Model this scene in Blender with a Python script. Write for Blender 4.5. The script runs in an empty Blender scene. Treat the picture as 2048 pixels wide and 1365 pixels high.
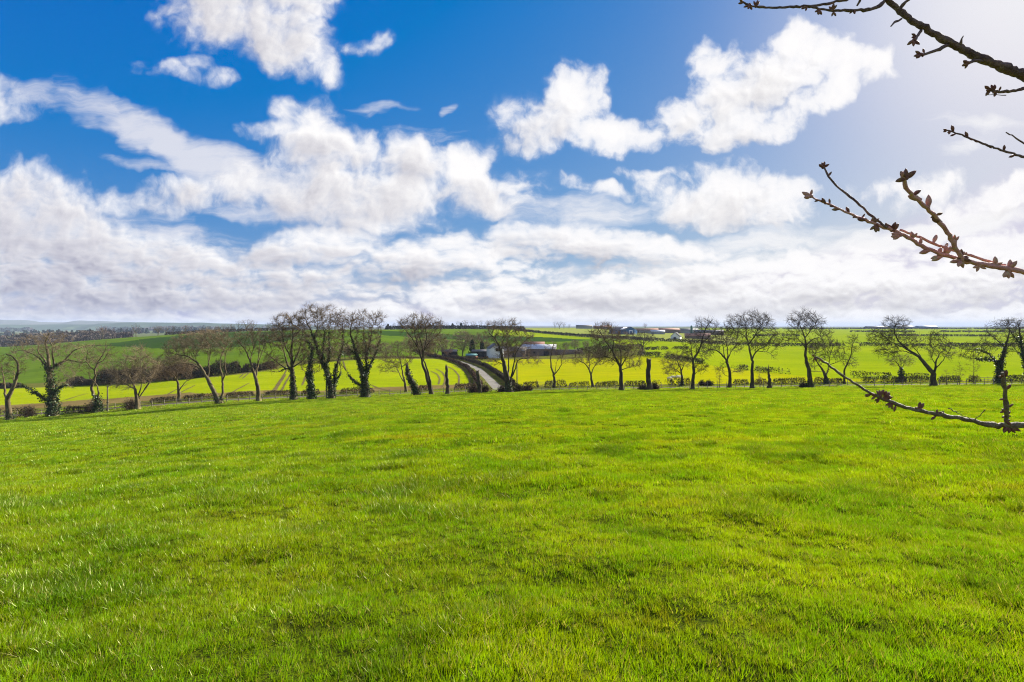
import bpy, bmesh, math, random
import numpy as np
from mathutils import Vector, Matrix, kdtree
R = math.radians
scene = bpy.context.scene
C = scene.collection

# ------------------------------------------------------------------ camera
EYE = 1.6
F = 1024.0            # focal length in photo pixels (photo is 2048 wide)
HOR = 652.0           # row of the level horizon
cam = bpy.data.cameras.new('camera')
cam.sensor_width = 36.0
cam.lens = 18.0
cam.shift_y = -30.5 / 2048.0
cam.clip_start = 0.05
cam.clip_end = 60000.0
cam_ob = bpy.data.objects.new('camera', cam)
cam_ob.location = (0, 0, EYE)
cam_ob.rotation_euler = (R(90), 0, 0)
C.objects.link(cam_ob)
scene.camera = cam_ob

# ------------------------------------------------------------------ view, sun and sky
scene.view_settings.view_transform = 'Standard'
scene.view_settings.look = 'None'
EXPOSURE = 1.4
scene.view_settings.exposure = EXPOSURE
scene.view_settings.gamma = 1.0
scene.view_settings.use_curve_mapping = False
scene.cycles.use_denoising = True
scene.cycles.denoiser = 'OPENIMAGEDENOISE'
scene.cycles.denoising_input_passes = 'RGB_ALBEDO_NORMAL'
scene.cycles.denoising_prefilter = 'NONE'      # twigs and blades stay crisp
scene.cycles.filter_width = 1.15
scene.cycles.max_bounces = 6
scene.cycles.diffuse_bounces = 2
scene.cycles.transmission_bounces = 3
scene.cycles.transparent_max_bounces = 8
scene.cycles.caustics_reflective = False
scene.cycles.caustics_refractive = False

SUN_AZ, SUN_EL = 47.0, 28.0          # degrees right of the view direction, above the horizon
sun = bpy.data.lights.new('sun', 'SUN')
sun.energy = 5.0
sun.angle = R(0.53)
sun.color = (1.0, 0.95, 0.86)
sun_ob = bpy.data.objects.new('sun', sun)
sun_ob.rotation_euler = (R(90 - SUN_EL), 0, R(180 - SUN_AZ))
sun_ob.location = (60, 56, 45)
C.objects.link(sun_ob)

world = bpy.data.worlds.new('World')
scene.world = world
world.use_nodes = True
world.cycles.sampling_method = 'MANUAL'
world.cycles.sample_map_resolution = 256


class NT:
    """small helper for building node trees"""
    def __init__(self, nt):
        self.nt = nt
        self.l = nt.links

    def n(self, kind, ins=None, **props):
        nd = self.nt.nodes.new(kind)
        for k, v in props.items():
            setattr(nd, k, v)
        for k, v in (ins or {}).items():
            s = nd.inputs[k]
            if isinstance(v, bpy.types.NodeSocket):
                self.l.new(v, s)
            else:
                s.default_value = v
        return nd

    def m(self, op, a, b=0.0, c=0.0, clamp=False):
        nd = self.n('ShaderNodeMath', {0: a, 1: b, 2: c}, operation=op)
        nd.use_clamp = clamp
        return nd.outputs[0]

    def v(self, op, a, b=(0, 0, 0)):
        nd = self.n('ShaderNodeVectorMath', {0: a, 1: b}, operation=op)
        return nd.outputs['Value'] if op in ('DOT_PRODUCT', 'LENGTH', 'DISTANCE') else nd.outputs[0]

    def scale(self, a, s):
        return self.n('ShaderNodeVectorMath', {0: a, 'Scale': s}, operation='SCALE').outputs[0]

    def sstep(self, x, lo, hi, a=0.0, b=1.0):
        return self.n('ShaderNodeMapRange', {0: x, 1: lo, 2: hi, 3: a, 4: b}, interpolation_type='SMOOTHSTEP').outputs[0]

    def lin(self, x, lo, hi, a=0.0, b=1.0):
        return self.n('ShaderNodeMapRange', {0: x, 1: lo, 2: hi, 3: a, 4: b}).outputs[0]

    def noise(self, vec, scale, detail=4, rough=0.55, dims='3D', lac=2.0, color=False):
        nd = self.n('ShaderNodeTexNoise', {'Vector': vec, 'Scale': scale, 'Detail': detail, 'Roughness': rough, 'Lacunarity': lac}, noise_dimensions=dims)
        return nd.outputs['Color'] if color else nd.outputs[0]

    def mix(self, f, a, b, blend='MIX'):
        nd = self.nt.nodes.new('ShaderNodeMix')
        nd.data_type = 'RGBA'
        nd.blend_type = blend
        for i, v in ((0, f), (6, a), (7, b)):
            s = nd.inputs[i]
            if isinstance(v, bpy.types.NodeSocket):
                self.l.new(v, s)
            else:
                s.default_value = (*v, 1.0) if i > 0 and len(v) == 3 else v
        return nd.outputs[2]

    def xyz(self, x, y, z=0.0):
        return self.n('ShaderNodeCombineXYZ', {0: x, 1: y, 2: z}).outputs[0]


# heaped clouds: direction (in hundredths of the tangent plane: u right, v up), radii, turn, weight
def cl(x, row, rx, ry, rot=0, w=1.0):
    return ((x - 1024) / 100, (652 - row) / 100, rx / 100, ry / 100, -rot, w)

CUMULUS = [
    cl(440, 30, 95, 55, 14, .95), cl(555, 68, 105, 55, 26, 1.0), cl(632, 118, 46, 26, 38, .8), cl(520, -15, 130, 40, 0, .9),
    cl(715, 98, 40, 12, -5, .36), cl(758, 88, 22, 12, 0, .3), cl(345, 138, 40, 14, 5, .36), cl(390, 128, 18, 12, 0, .3), cl(432, 154, 26, 10, 0, .28),
    cl(5, 194, 52, 30, 5, .75),
    cl(618, 255, 62, 42, 0, 1.0), cl(545, 262, 60, 16, 5, .7), cl(650, 300, 100, 46, 8, 1.0), cl(710, 300, 50, 26, 0, .7),
    cl(690, 385, 200, 62, 4, 1.1), cl(840, 325, 72, 46, 0, 1.0), cl(925, 340, 62, 46, 8, .95), cl(950, 382, 95, 40, 4, .9),
    cl(1035, 366, 44, 16, 0, .6), cl(750, 440, 75, 26, 0, .8),
    cl(420, 388, 170, 26, -4, .62), cl(265, 402, 80, 20, -8, .5),
    cl(50, 440, 140, 76, 0, 1.1), cl(150, 500, 180, 62, 8, 1.05), cl(310, 535, 160, 56, 6, 1.0), cl(30, 560, 240, 70, 0, 1.0),
    cl(240, 590, 330, 46, 0, 1.0), cl(520, 592, 240, 34, 0, .8),
    cl(600, 502, 120, 30, -4, .95), cl(662, 478, 58, 22, 0, .8), cl(560, 552, 130, 28, 0, .8),
    cl(840, 525, 125, 34, 0, .95), cl(900, 492, 62, 26, 0, .8), cl(960, 508, 110, 26, 0, .8), cl(1085, 472, 95, 34, -4, .95), cl(1190, 488, 105, 34, 0, .95),
    cl(1320, 502, 125, 26, 6, .7), cl(1020, 530, 100, 20, 10, .6),
    cl(1155, 190, 52, 52, -25, 1.05), cl(1105, 240, 85, 42, -25, 1.0), cl(1195, 262, 75, 36, 16, .9), cl(1045, 242, 36, 36, 0, .5), cl(1285, 275, 38, 22, 10, .6),
    cl(1602, 95, 42, 44, 0, 1.0), cl(1555, 155, 110, 56, -28, 1.15), cl(1690, 118, 84, 34, 12, 1.0), cl(1650, 180, 90, 32, -25, .95),
    cl(1455, 205, 110, 50, -34, .85), cl(1475, 255, 105, 36, -10, .95), cl(1388, 240, 54, 42, -34, .62), cl(1440, 130, 48, 36, -30, .5),
    cl(1470, 390, 108, 56, 0, 1.15), cl(1545, 412, 76, 46, 0, 1.0), cl(1400, 420, 90, 34, 0, .9), cl(1308, 395, 32, 30, 0, .5),
    cl(1135, 358, 26, 14, 10, .42), cl(1190, 380, 48, 12, 12, .42), cl(1300, 352, 42, 9, 0, .36), cl(1040, 352, 40, 14, 0, .36),
    cl(1835, 385, 100, 28, -6, .52), cl(1905, 362, 46, 24, 12, .62), cl(1990, 400, 110, 30, -10, .6), cl(2040, 362, 80, 18, -8, .55),
    cl(1240, 585, 150, 32, 0, .9), cl(1060, 592, 120, 30, 0, .85), cl(910, 585, 120, 24, 0, .8), cl(1420, 548, 105, 34, -6, .85),
    cl(1720, 565, 320, 46, 0, 1.0), cl(1640, 528, 100, 28, 0, .85), cl(1900, 552, 175, 50, -6, .95), cl(2050, 510, 130, 50, 0, .9), cl(1500, 588, 190, 38, 0, .9),
    cl(1024, 645, 2500, 36, 0, 1.0),
]
# smooth, drawn-out clouds
STREAKS = [
    cl(330, 285, 220, 40, 28, 1.25), cl(240, 232, 110, 28, 20, 1.0), cl(470, 345, 150, 42, 16, 1.1), cl(70, 185, 90, 24, 12, .6),
    cl(330, 335, 90, 12, 8, .6), cl(755, 215, 50, 10, -5, .5), cl(890, 210, 18, 12, -40, .5), cl(820, 265, 110, 14, 2, .35),
    cl(1880, 462, 185, 25, -12, 1.6), cl(1190, 420, 220, 34, 0, .6), cl(1500, 490, 190, 28, -9, 1.0), cl(1400, 540, 220, 36, -8, .9),
    cl(1720, 480, 120, 18, -12, .8), cl(1960, 245, 75, 16, 5, .5), cl(1930, 290, 70, 20, -22, .5), cl(1960, 445, 160, 28, -8, .7),
    cl(500, 425, 100, 18, 8, .7), cl(1300, 580, 300, 36, 0, .7), cl(640, 520, 300, 50, 0, .4), cl(300, 460, 220, 26, 5, .6),
]


def cloud_field(t, p, items):
    """highest of many paraboloids, each written as a quadratic form of the point"""
    q = t.n('ShaderNodeSeparateXYZ', {0: p})
    x, y = q.outputs[0], q.outputs[1]
    p1 = t.xyz(x, y, 1.0)
    p2 = t.v('MULTIPLY', t.xyz(x, x, y), t.xyz(x, y, y))      # xx, xy, yy
    acc = None
    for (cx, cy, rx, ry, rot, w) in items:
        rx, ry, a = rx * 1.25, ry * 1.25, R(rot)
        ca, sa = math.cos(a), math.sin(a)
        A = ca * ca / rx ** 2 + sa * sa / ry ** 2
        B = 2 * ca * sa * (1 / rx ** 2 - 1 / ry ** 2)
        D = sa * sa / rx ** 2 + ca * ca / ry ** 2
        f1 = t.v('DOT_PRODUCT', p1, (w * (2 * A * cx + B * cy), w * (2 * D * cy + B * cx), w - w * (A * cx * cx + B * cx * cy + D * cy * cy)))
        f2 = t.v('DOT_PRODUCT', p2, (w * A, w * B, w * D))
        f = t.m('SUBTRACT', f1, f2)
        acc = f if acc is None else t.m('SMOOTH_MAX', acc, f, 0.25)
    return t.m('MAXIMUM', acc, -1.5)


def make_group(name, fn, out='NodeSocketFloat'):
    g = bpy.data.node_groups.new(name, 'ShaderNodeTree')
    g.interface.new_socket('Vector', in_out='INPUT', socket_type='NodeSocketVector')
    g.interface.new_socket('Value', in_out='OUTPUT', socket_type=out)
    t = NT(g)
    gi = g.nodes.new('NodeGroupInput')
    go = g.nodes.new('NodeGroupOutput')
    g.links.new(fn(t, gi.outputs[0]), go.inputs[0])
    return g


def puffs(t, p, p2, low, detail=8):
    """ragged, heaped detail: coarse overhead, finer and flatter low down where the clouds are far off"""
    n1 = t.noise(p, 1.15, detail, .585, '2D')
    v1 = t.n('ShaderNodeTexVoronoi', {'Vector': p, 'Scale': 2.3, 'Detail': 2.0, 'Roughness': .5}, feature='F1', voronoi_dimensions='2D', normalize=True).outputs['Distance']
    n2 = t.noise(p2, .85, max(3, detail - 2), .60, '2D')
    v2 = t.n('ShaderNodeTexVoronoi', {'Vector': p2, 'Scale': 1.7, 'Detail': 1.0, 'Roughness': .5}, feature='F1', voronoi_dimensions='2D', normalize=True).outputs['Distance']
    n = t.m('MULTIPLY_ADD', t.m('SUBTRACT', n2, n1), low, n1)
    v = t.m('MULTIPLY_ADD', t.m('SUBTRACT', v2, v1), low, v1)
    return t.m('MULTIPLY_ADD', t.m('SUBTRACT', n, .5), 2.5, t.m('MULTIPLY', t.m('SUBTRACT', .40, v), t.m('MULTIPLY_ADD', low, .55, .9)))


wt = NT(world.node_tree)
world.node_tree.nodes.clear()
tc = wt.n('ShaderNodeTexCoord')
dirv = tc.outputs['Generated']
sp = wt.n('ShaderNodeSeparateXYZ', {0: dirv})
fy = wt.m('MAXIMUM', sp.outputs[1], 0.06)
uu = wt.m('MULTIPLY', wt.m('DIVIDE', sp.outputs[0], fy), 10.24)
vv = wt.m('MULTIPLY', wt.m('DIVIDE', sp.outputs[2], fy), 10.24)
pos = wt.xyz(uu, vv)

SKY_STRENGTH = 0.1
sky = wt.n('ShaderNodeTexSky', sky_type='NISHITA', sun_disc=False, sun_elevation=R(SUN_EL), sun_rotation=R(SUN_AZ),
           altitude=60.0, air_density=1.0, dust_density=.35, ozone_density=5.0)

# the clear sky as this (strongly graded) picture shows it: deeper blue, softer glow round the sun
sc = wt.n('ShaderNodeSeparateColor', {0: sky.outputs[0]})
KX = 1.0 / (2 ** EXPOSURE * SKY_STRENGTH)
def graded(sock, mul, add, hi):
    return wt.m('MINIMUM', wt.m('MAXIMUM', wt.m('MULTIPLY_ADD', sock, mul * SKY_STRENGTH * KX, add * KX), 0.0), hi * KX)
clear = wt.n('ShaderNodeCombineColor', {0: graded(sc.outputs[0], 1.18, -.125, .66), 1: graded(sc.outputs[1], .74, .036, .64), 2: graded(sc.outputs[2], .24, .485, .80)}).outputs[0]
SUN_DIR = (math.sin(R(SUN_AZ)) * math.cos(R(SUN_EL)), math.cos(R(SUN_AZ)) * math.cos(R(SUN_EL)), math.sin(R(SUN_EL)))
near_sun = wt.v('DOT_PRODUCT', dirv, SUN_DIR)
aureole = wt.m('MULTIPLY', wt.m('POWER', wt.m('MAXIMUM', near_sun, 0.0), 42.0), .80)
sky_col = wt.mix(wt.m('MINIMUM', aureole, 1.0), clear, tuple(x * KX for x in (.95, .96, .97)))

to_sun = wt.v('NORMALIZE', wt.v('SUBTRACT', (10.6, 8.0, 0), pos))
low_sky = wt.sstep(vv, 2.6, .9)
wv = wt.v('SUBTRACT', wt.noise(pos, .95, 3, .55, '2D', color=True), (.5, .5, .5))
lay = cloud_field(wt, wt.v('ADD', pos, wt.v('MULTIPLY', wv, (.9, .62, 0))), CUMULUS)
qw = wt.v('ADD', pos, wt.v('MULTIPLY', wv, (.45, .45, 0)))
ql = wt.v('ADD', wt.v('MULTIPLY', pos, (1.55, 3.3, 0)), wt.v('MULTIPLY', wv, (.8, .8, 0)))
nz = puffs(wt, qw, ql, low_sky)
nz2 = puffs(wt, wt.v('ADD', qw, wt.v('MULTIPLY', to_sun, (.10, .20, 0))), wt.v('ADD', ql, wt.v('MULTIPLY', to_sun, (.12, .34, 0))), low_sky, 5)
lay2 = cloud_field(wt, wt.v('ADD', pos, wt.v('MULTIPLY', to_sun, (.16, .36, 0))), [c for c in CUMULUS if c[2] * c[3] > .30])
cum = wt.m('ADD', lay, nz)
crisp = wt.m('MULTIPLY_ADD', wt.sstep(cum, -.1, .72), .8, wt.m('MULTIPLY', wt.sstep(cum, .2, 1.3), .2))
wispy = wt.sstep(cum, -.42, 1.15)
a_cum = wt.m('MULTIPLY_ADD', wt.m('SUBTRACT', crisp, wispy), wt.lin(uu, -7, 3), wispy)
# drawn-out cloud
rs = wt.n('ShaderNodeMapping', {'Vector': pos, 'Rotation': (0, 0, R(14)), 'Scale': (.45, 2.1, 1)}).outputs[0]
slay = cloud_field(wt, wt.v('ADD', pos, wt.v('MULTIPLY', wv, (.9, .5, 0))), STREAKS)
sn = wt.noise(wt.v('ADD', rs, wt.scale(wv, .8)), 1.1, 6, .6, '2D')
stk = wt.m('MULTIPLY_ADD', wt.m('SUBTRACT', sn, .5), 1.9, slay)
a_stk = wt.sstep(stk, 0.0, 1.15, 0, .88)
slope_n = wt.m('SUBTRACT', nz, nz2)
slope_l = wt.m('SUBTRACT', wt.m('MAXIMUM', lay, -.3), wt.m('MAXIMUM', lay2, -.6))
sunny = wt.lin(uu, -9, 7)                                   # nearer the sun the clouds glare
core = wt.sstep(cum, .3, 1.7)
lit = wt.m('MULTIPLY_ADD', slope_n, wt.m('MULTIPLY_ADD', low_sky, -.08, .50), wt.m('MULTIPLY_ADD', slope_l, .70, .74))
lit = wt.m('ADD', lit, wt.m('MULTIPLY', core, wt.m('MULTIPLY_ADD', sunny, .14, -.40)))
lit = wt.m('ADD', lit, wt.m('MULTIPLY', sunny, .30))
low = wt.sstep(vv, 2.2, .25)                                # the long bank above the horizon is greyer
lit = wt.m('SUBTRACT', lit, wt.m('MULTIPLY', low, wt.m('MULTIPLY_ADD', sunny, -.06, .24)))
lit = wt.m('MAXIMUM', wt.m('MINIMUM', lit, 1.0), 0.0)
def rgb(r, g, b):
    return tuple(x * KX for x in (r, g, b))
shade_col = wt.mix(sunny, rgb(.36, .36, .47), rgb(.50, .48, .50))
cum_col = wt.mix(lit, shade_col, rgb(1.02, 1.0, 1.0))
stk_col = wt.mix(sunny, rgb(.76, .77, .85), rgb(.98, .97, .97))
full = wt.mix(a_stk, sky_col, stk_col)
full = wt.mix(a_cum, full, cum_col)
# behind the viewer: a broken overcast without the laid-out shapes
bn = wt.sstep(wt.noise(dirv, 3.0, 3, .6), .44, .62)
back = wt.mix(bn, sky_col, rgb(.75, .75, .78))
front = wt.sstep(sp.outputs[1], .10, .30)
full = wt.mix(front, back, full)
bg = wt.n('ShaderNodeBackground', {0: full, 1: SKY_STRENGTH})
out = wt.n('ShaderNodeOutputWorld', {0: bg.outputs[0]})

# ------------------------------------------------------------------ helpers
rng = np.random.default_rng(11)

def tag(o, label=None, cat=None, group=None, kind=None):
    for k, v in (('label', label), ('category', cat), ('group', group), ('kind', kind)):
        if v:
            o[k] = v
    return o

def mesh_from(name, verts, faces, mats=(), parent=None, smooth=False, fmat=None):
    """verts (n,3) array; faces: (m,k) array or list of arrays of equal-length faces"""
    me = bpy.data.meshes.new(name)
    verts = np.asarray(verts, dtype=np.float32)
    if not isinstance(faces, (list, tuple)):
        faces = [faces]
    faces = [np.asarray(f, dtype=np.int32) for f in faces if len(f)]
    tot = np.concatenate([np.full(len(f), f.shape[1], np.int32) for f in faces])
    idx = np.concatenate([f.ravel() for f in faces])
    me.vertices.add(len(verts))
    me.vertices.foreach_set('co', verts.ravel())
    me.loops.add(len(idx))
    me.loops.foreach_set('vertex_index', idx)
    me.polygons.add(len(tot))
    me.polygons.foreach_set('loop_start', np.concatenate([[0], np.cumsum(tot)[:-1]]).astype(np.int32))
    for m in (mats if isinstance(mats, (list, tuple)) else [mats]):
        me.materials.append(m)
    if smooth:
        me.polygons.foreach_set('use_smooth', np.ones(len(tot), bool))
    if fmat is not None:
        me.polygons.foreach_set('material_index', np.asarray(fmat, np.int32))
    me.update(calc_edges=True)
    o = bpy.data.objects.new(name, me)
    C.objects.link(o)
    if parent is not None:
        o.parent = parent
    return o

def empty(name, loc=(0, 0, 0), rz=0.0):
    o = bpy.data.objects.new(name, None)
    o.empty_display_size = 0.3
    o.location = loc
    o.rotation_euler = (0, 0, rz)
    C.objects.link(o)
    return o

def material(name, base, rough=.85, build=None, spec=.25):
    m = bpy.data.materials.new(name)
    m.use_nodes = True
    t = NT(m.node_tree)
    b = m.node_tree.nodes['Principled BSDF']
    b.inputs['Base Color'].default_value = (*base, 1)
    b.inputs['Roughness'].default_value = rough
    b.inputs['Specular IOR Level'].default_value = spec
    if build:
        build(t, b)
    return m

def varied(name, c1, c2, scale=1.0, rough=.85, c3=None, scale3=6.0, detail=5, spec=.2, bump=0.0, stretch=(1, 1, 1), lo=.35, hi=.65, space='Object'):
    """two or three colours mixed by noise"""
    def build(t, b):
        tc = t.n('ShaderNodeTexCoord')
        src = tc.outputs['Object'] if space == 'Object' else t.n('ShaderNodeNewGeometry').outputs['Position']
        p = t.v('MULTIPLY', src, stretch)
        n = t.noise(p, scale, detail, .6)
        col = t.mix(t.sstep(n, lo, hi), c1, c2)
        if c3:
            n3 = t.noise(p, scale3, 4, .6)
            col = t.mix(t.sstep(n3, .5, .72), col, c3)
        t.l.new(col, b.inputs['Base Color'])
        if bump:
            bp = t.n('ShaderNodeBump', {'Strength': bump, 'Distance': .05, 'Height': t.noise(p, scale * 5, 4, .6)})
            t.l.new(bp.outputs[0], b.inputs['Normal'])
    return material(name, c1, rough, build, spec)

def fbm(x, y, scale, octaves=4, seed=0, rough=.5):
    """value noise on arrays, about -1..1"""
    r = np.random.default_rng(seed)
    tab = r.uniform(-1, 1, (256, 256))
    out = np.zeros(np.broadcast(x, y).shape)
    amp, tot, s = 1.0, 0.0, 1.0 / scale
    for o in range(octaves):
        xs, ys = x * s + o * 17.3, y * s + o * 9.1
        xi, yi = np.floor(xs).astype(int), np.floor(ys).astype(int)
        fx, fy = xs - xi, ys - yi
        fx, fy = fx * fx * (3 - 2 * fx), fy * fy * (3 - 2 * fy)
        a, b = tab[xi % 256, yi % 256], tab[(xi + 1) % 256, yi % 256]
        c, d = tab[xi % 256, (yi + 1) % 256], tab[(xi + 1) % 256, (yi + 1) % 256]
        out += amp * ((a * (1 - fx) + b * fx) * (1 - fy) + (c * (1 - fx) + d * fx) * fy)
        tot += amp
        amp *= rough
        s *= 2
    return out / tot

# ------------------------------------------------------------------ the lie of the land
# surveyed profiles: for each bearing (photo column) how far below the horizon the ground lies at each distance
EDGE = 74.0
PROFILE = {
    -600: [(74, 866), (90, 858), (97, 852), (104, 846), (115, 832), (150, 806), (190, 790), (230, 776), (300, 744), (420, 712), (520, 700), (700, 702), (1000, 686), (1500, 673), (3000, 664), (9000, 657)],
    0:    [(74, 849), (90, 843), (97, 837), (104, 832), (115, 818), (150, 792), (190, 778), (230, 764), (300, 735), (420, 707), (500, 696), (700, 699), (1000, 684), (1500, 671.5), (3000, 663), (9000, 657)],
    250:  [(74, 834), (90, 823), (97, 818), (104, 814), (115, 803), (150, 782), (185, 768), (230, 744), (290, 716), (370, 692), (450, 679), (520, 675), (700, 679), (1500, 668), (3000, 662), (9000, 657)],
    440:  [(74, 816), (90, 807.5), (97, 803), (104, 799), (115, 788), (150, 768), (180, 752), (205, 742), (260, 719), (350, 690), (440, 671), (520, 664), (700, 668), (1500, 665), (3000, 660), (9000, 657)],
    600:  [(74, 806.5), (90, 800.5), (97, 796.5), (104, 793), (115, 783), (160, 757), (205, 731), (230, 721), (300, 700), (400, 678), (520, 660.5), (700, 663), (1500, 662), (3000, 659.5), (9000, 656)],
    740:  [(74, 800), (90, 795), (97, 791.5), (104, 788.5), (115, 780), (160, 748), (210, 717), (240, 709), (300, 694), (420, 669), (520, 659), (700, 660), (1500, 660.5), (9000, 656)],
    900:  [(74, 794), (90, 788), (97, 785), (104, 782), (115, 775), (160, 748), (220, 722), (255, 715), (300, 705), (380, 690), (480, 675), (620, 660), (720, 657.5), (1500, 658), (9000, 655.5)],
    1020: [(74, 791), (90, 785), (97, 782), (104, 779), (115, 772), (160, 747), (225, 722.5), (260, 715), (320, 703), (400, 688), (520, 672), (700, 660.5), (900, 656.5), (1500, 657), (9000, 655)],
    1150: [(74, 789), (90, 782.5), (97, 779.5), (104, 776.5), (115, 770), (160, 744), (205, 722), (240, 712), (300, 702), (400, 688), (520, 674), (700, 663), (900, 658), (1500, 656), (9000, 654.5)],
    1300: [(74, 786.5), (90, 781), (97, 778), (104, 775), (115, 768), (160, 735), (200, 712), (220, 705), (270, 697), (350, 686), (450, 675), (600, 668), (800, 661), (1200, 657), (9000, 654)],
    1500: [(74, 783), (90, 778), (97, 775.5), (104, 772), (115, 764.5), (150, 742), (200, 724), (260, 708), (350, 693), (500, 680), (800, 666), (1500, 659), (3000, 656), (9000, 654)],
    1800: [(74, 778), (90, 774), (97, 771.5), (104, 768.5), (115, 761), (150, 745), (200, 725), (280, 704), (350, 692), (600, 672), (1000, 662), (2000, 656.5), (9000, 654)],
    2048: [(74, 775), (90, 771), (97, 768.8), (104, 766), (115, 759), (150, 745), (200, 725), (280, 705), (350, 694), (600, 672), (1000, 662), (2000, 657), (9000, 654)],
    2700: [(74, 772), (90, 768), (97, 766), (104, 763.4), (115, 757), (150, 744), (200, 725), (280, 706), (350, 695), (600, 673), (1000, 662), (2000, 657), (9000, 654)],
}
PX = np.array(sorted(PROFILE), float)
LY = np.linspace(math.log(60), math.log(14000), 500)

def _smooth(a, k, axis):
    ker = np.hanning(k + 2)[1:-1]
    ker /= ker.sum()
    pad = [(0, 0)] * a.ndim
    pad[axis] = (k // 2, k // 2)
    b = np.pad(a, pad, mode='edge')
    return np.apply_along_axis(lambda v: np.convolve(v, ker, 'valid'), axis, b)

_tab = np.array([np.interp(LY, [math.log(y) for y, r in PROFILE[int(x)]], [(r - HOR) / F for y, r in PROFILE[int(x)]]) for x in PX])
TU = np.linspace(-0.6 * F - F, 2700 - F, 420) / F       # bearing as a tangent
TU = np.linspace((-600 - F) / F, (2700 - F) / F, 420)
_tab = np.array([np.interp(TU, (PX - F) / F, _tab[:, j]) for j in range(len(LY))]).T
_tab = _smooth(_smooth(_tab, 11, 1), 37, 0)             # drop per metre, rounded off
_edge_i = np.searchsorted(LY, math.log(EDGE))

def drop(t, y):
    """tangent of the angle below the horizon at bearing t and distance y (bilinear)"""
    t = np.clip(t, TU[0], TU[-1])
    ly = np.clip(np.log(np.maximum(y, 1.0)), LY[0], LY[-1])
    a = (t - TU[0]) / (TU[-1] - TU[0]) * (len(TU) - 1)
    b = (ly - LY[0]) / (LY[-1] - LY[0]) * (len(LY) - 1)
    i = np.clip(a.astype(int), 0, len(TU) - 2)
    j = np.clip(b.astype(int), 0, len(LY) - 2)
    fa, fb = a - i, b - j
    return (_tab[i, j] * (1 - fa) + _tab[i + 1, j] * fa) * (1 - fb) + (_tab[i, j + 1] * (1 - fa) + _tab[i + 1, j + 1] * fa) * fb

def ground_z(x, y):
    """height of the land, broad shape only (eye is at 1.6)"""
    x, y = np.asarray(x, float), np.asarray(y, float)
    t = x / np.maximum(y, 14.0)
    far = EYE - drop(t, y) * y
    e = drop(t, np.full_like(t, EDGE))
    s = e - EYE / EDGE                                    # slope of the near field along this bearing
    near = -s * y
    w = np.clip((y - 58) / (EDGE - 58), 0, 1)
    w = w * w * (3 - 2 * w)
    return near * (1 - w) + far * w

def near_bumps(x, y):
    b = .115 * fbm(x, y * 1.35, 1.4, 3, 3) + .07 * fbm(x, y * 1.6, 5.0, 2, 5) + .03 * fbm(x, y * 1.2, .42, 2, 7)
    w = np.clip((90 - np.abs(y)) / 20, 0, 1)
    return b * w

def gz(x, y):
    return float(ground_z(np.array([float(x)]), np.array([float(y)]))[0])

def at(px, y, row=None, lift=0.0):
    """point seen in photo column px at distance y; on the ground unless a row is given"""
    X = (px - F) / F * y
    if row is None:
        return Vector((X, y, gz(X, y) + lift))
    return Vector((X, y, EYE - (row - HOR) / F * y))

# ------------------------------------------------------------------ ground materials
def field_mat(name, c1, c2, c3, s1=.05, s3=1.2, fine=False):
    """growing crop or pasture: patches of colour, broken by clods and tufts"""
    def build(t, b):
        p = t.n('ShaderNodeNewGeometry').outputs['Position']
        pf = t.v('MULTIPLY', p, (1, 1, 0))
        n = t.noise(pf, s1, 5, .6)
        col = t.mix(t.sstep(n, .36, .64), c1, c2)
        rows_ = t.noise(t.v('MULTIPLY', p, (.08, 1.0, 0)), .55, 4, .6)
        col = t.n('ShaderNodeHueSaturation', {'Value': t.lin(rows_, .25, .75, .80, 1.20), 'Color': col}).outputs[0]
        n3 = t.noise(pf, s3, 5, .65)
        col = t.mix(t.sstep(n3, .52, .74), col, c3)
        if fine:                                               # thatch and soil between the blades
            f1 = t.noise(pf, 55, 3, .7)
            col = t.mix(t.sstep(f1, .38, .60), (.020, .024, .006), col)
        t.l.new(col, b.inputs['Base Color'])
        bp = t.n('ShaderNodeBump', {'Strength': .5, 'Distance': .12, 'Height': t.noise(pf, 1.6, 4, .6)})
        t.l.new(bp.outputs[0], b.inputs['Normal'])
    return material(name, c1, .95, build, 0.0)

M = {}
M['pasture'] = field_mat('near_pasture', (.075, .110, .003), (.105, .135, .004), (.045, .060, .006), .12, 1.1, fine=True)
M['verge'] = field_mat('rough_verge', (.080, .100, .010), (.125, .110, .030), (.050, .042, .016), .25, 1.6)
M['crop_left'] = field_mat('young_crop', (.195, .245, .003), (.245, .280, .004), (.125, .160, .008), .035, .7)
M['soil'] = field_mat('bare_headland', (.130, .088, .032), (.175, .128, .050), (.120, .125, .012), .09, .9)
M['hill'] = field_mat('hill_wheat', (.066, .115, .007), (.095, .150, .007), (.052, .088, .006), .02, .3)
M['hill_dark'] = field_mat('hill_dark_grass_cloud_shade', (.022, .050, .006), (.032, .066, .007), (.018, .042, .006), .02, .3)  # dark hill fields, and the cloud shade painted on the left hill
M['meadow'] = field_mat('yellow_meadow', (.245, .258, .002), (.290, .282, .003), (.190, .212, .004), .03, .8)
M['plain'] = field_mat('lush_field', (.165, .225, .002), (.212, .258, .003), (.118, .175, .003), .015, .5)
M['plain_pale'] = field_mat('pale_field', (.190, .220, .040), (.225, .240, .055), (.150, .185, .030), .012, .3)
M['far_land'] = field_mat('far_farmland', (.080, .105, .035), (.130, .135, .065), (.035, .055, .026), .004, .02)
M['tarmac'] = varied('lane_tarmac', (.10, .088, .066), (.135, .118, .09), .6, .95, (.08, .07, .045), 3.0, space='w', spec=.05)
M['track'] = varied('farm_track_stone', (.17, .155, .13), (.23, .21, .175), .5, .95, (.13, .12, .07), 1.4, space='w', spec=.05)

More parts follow.
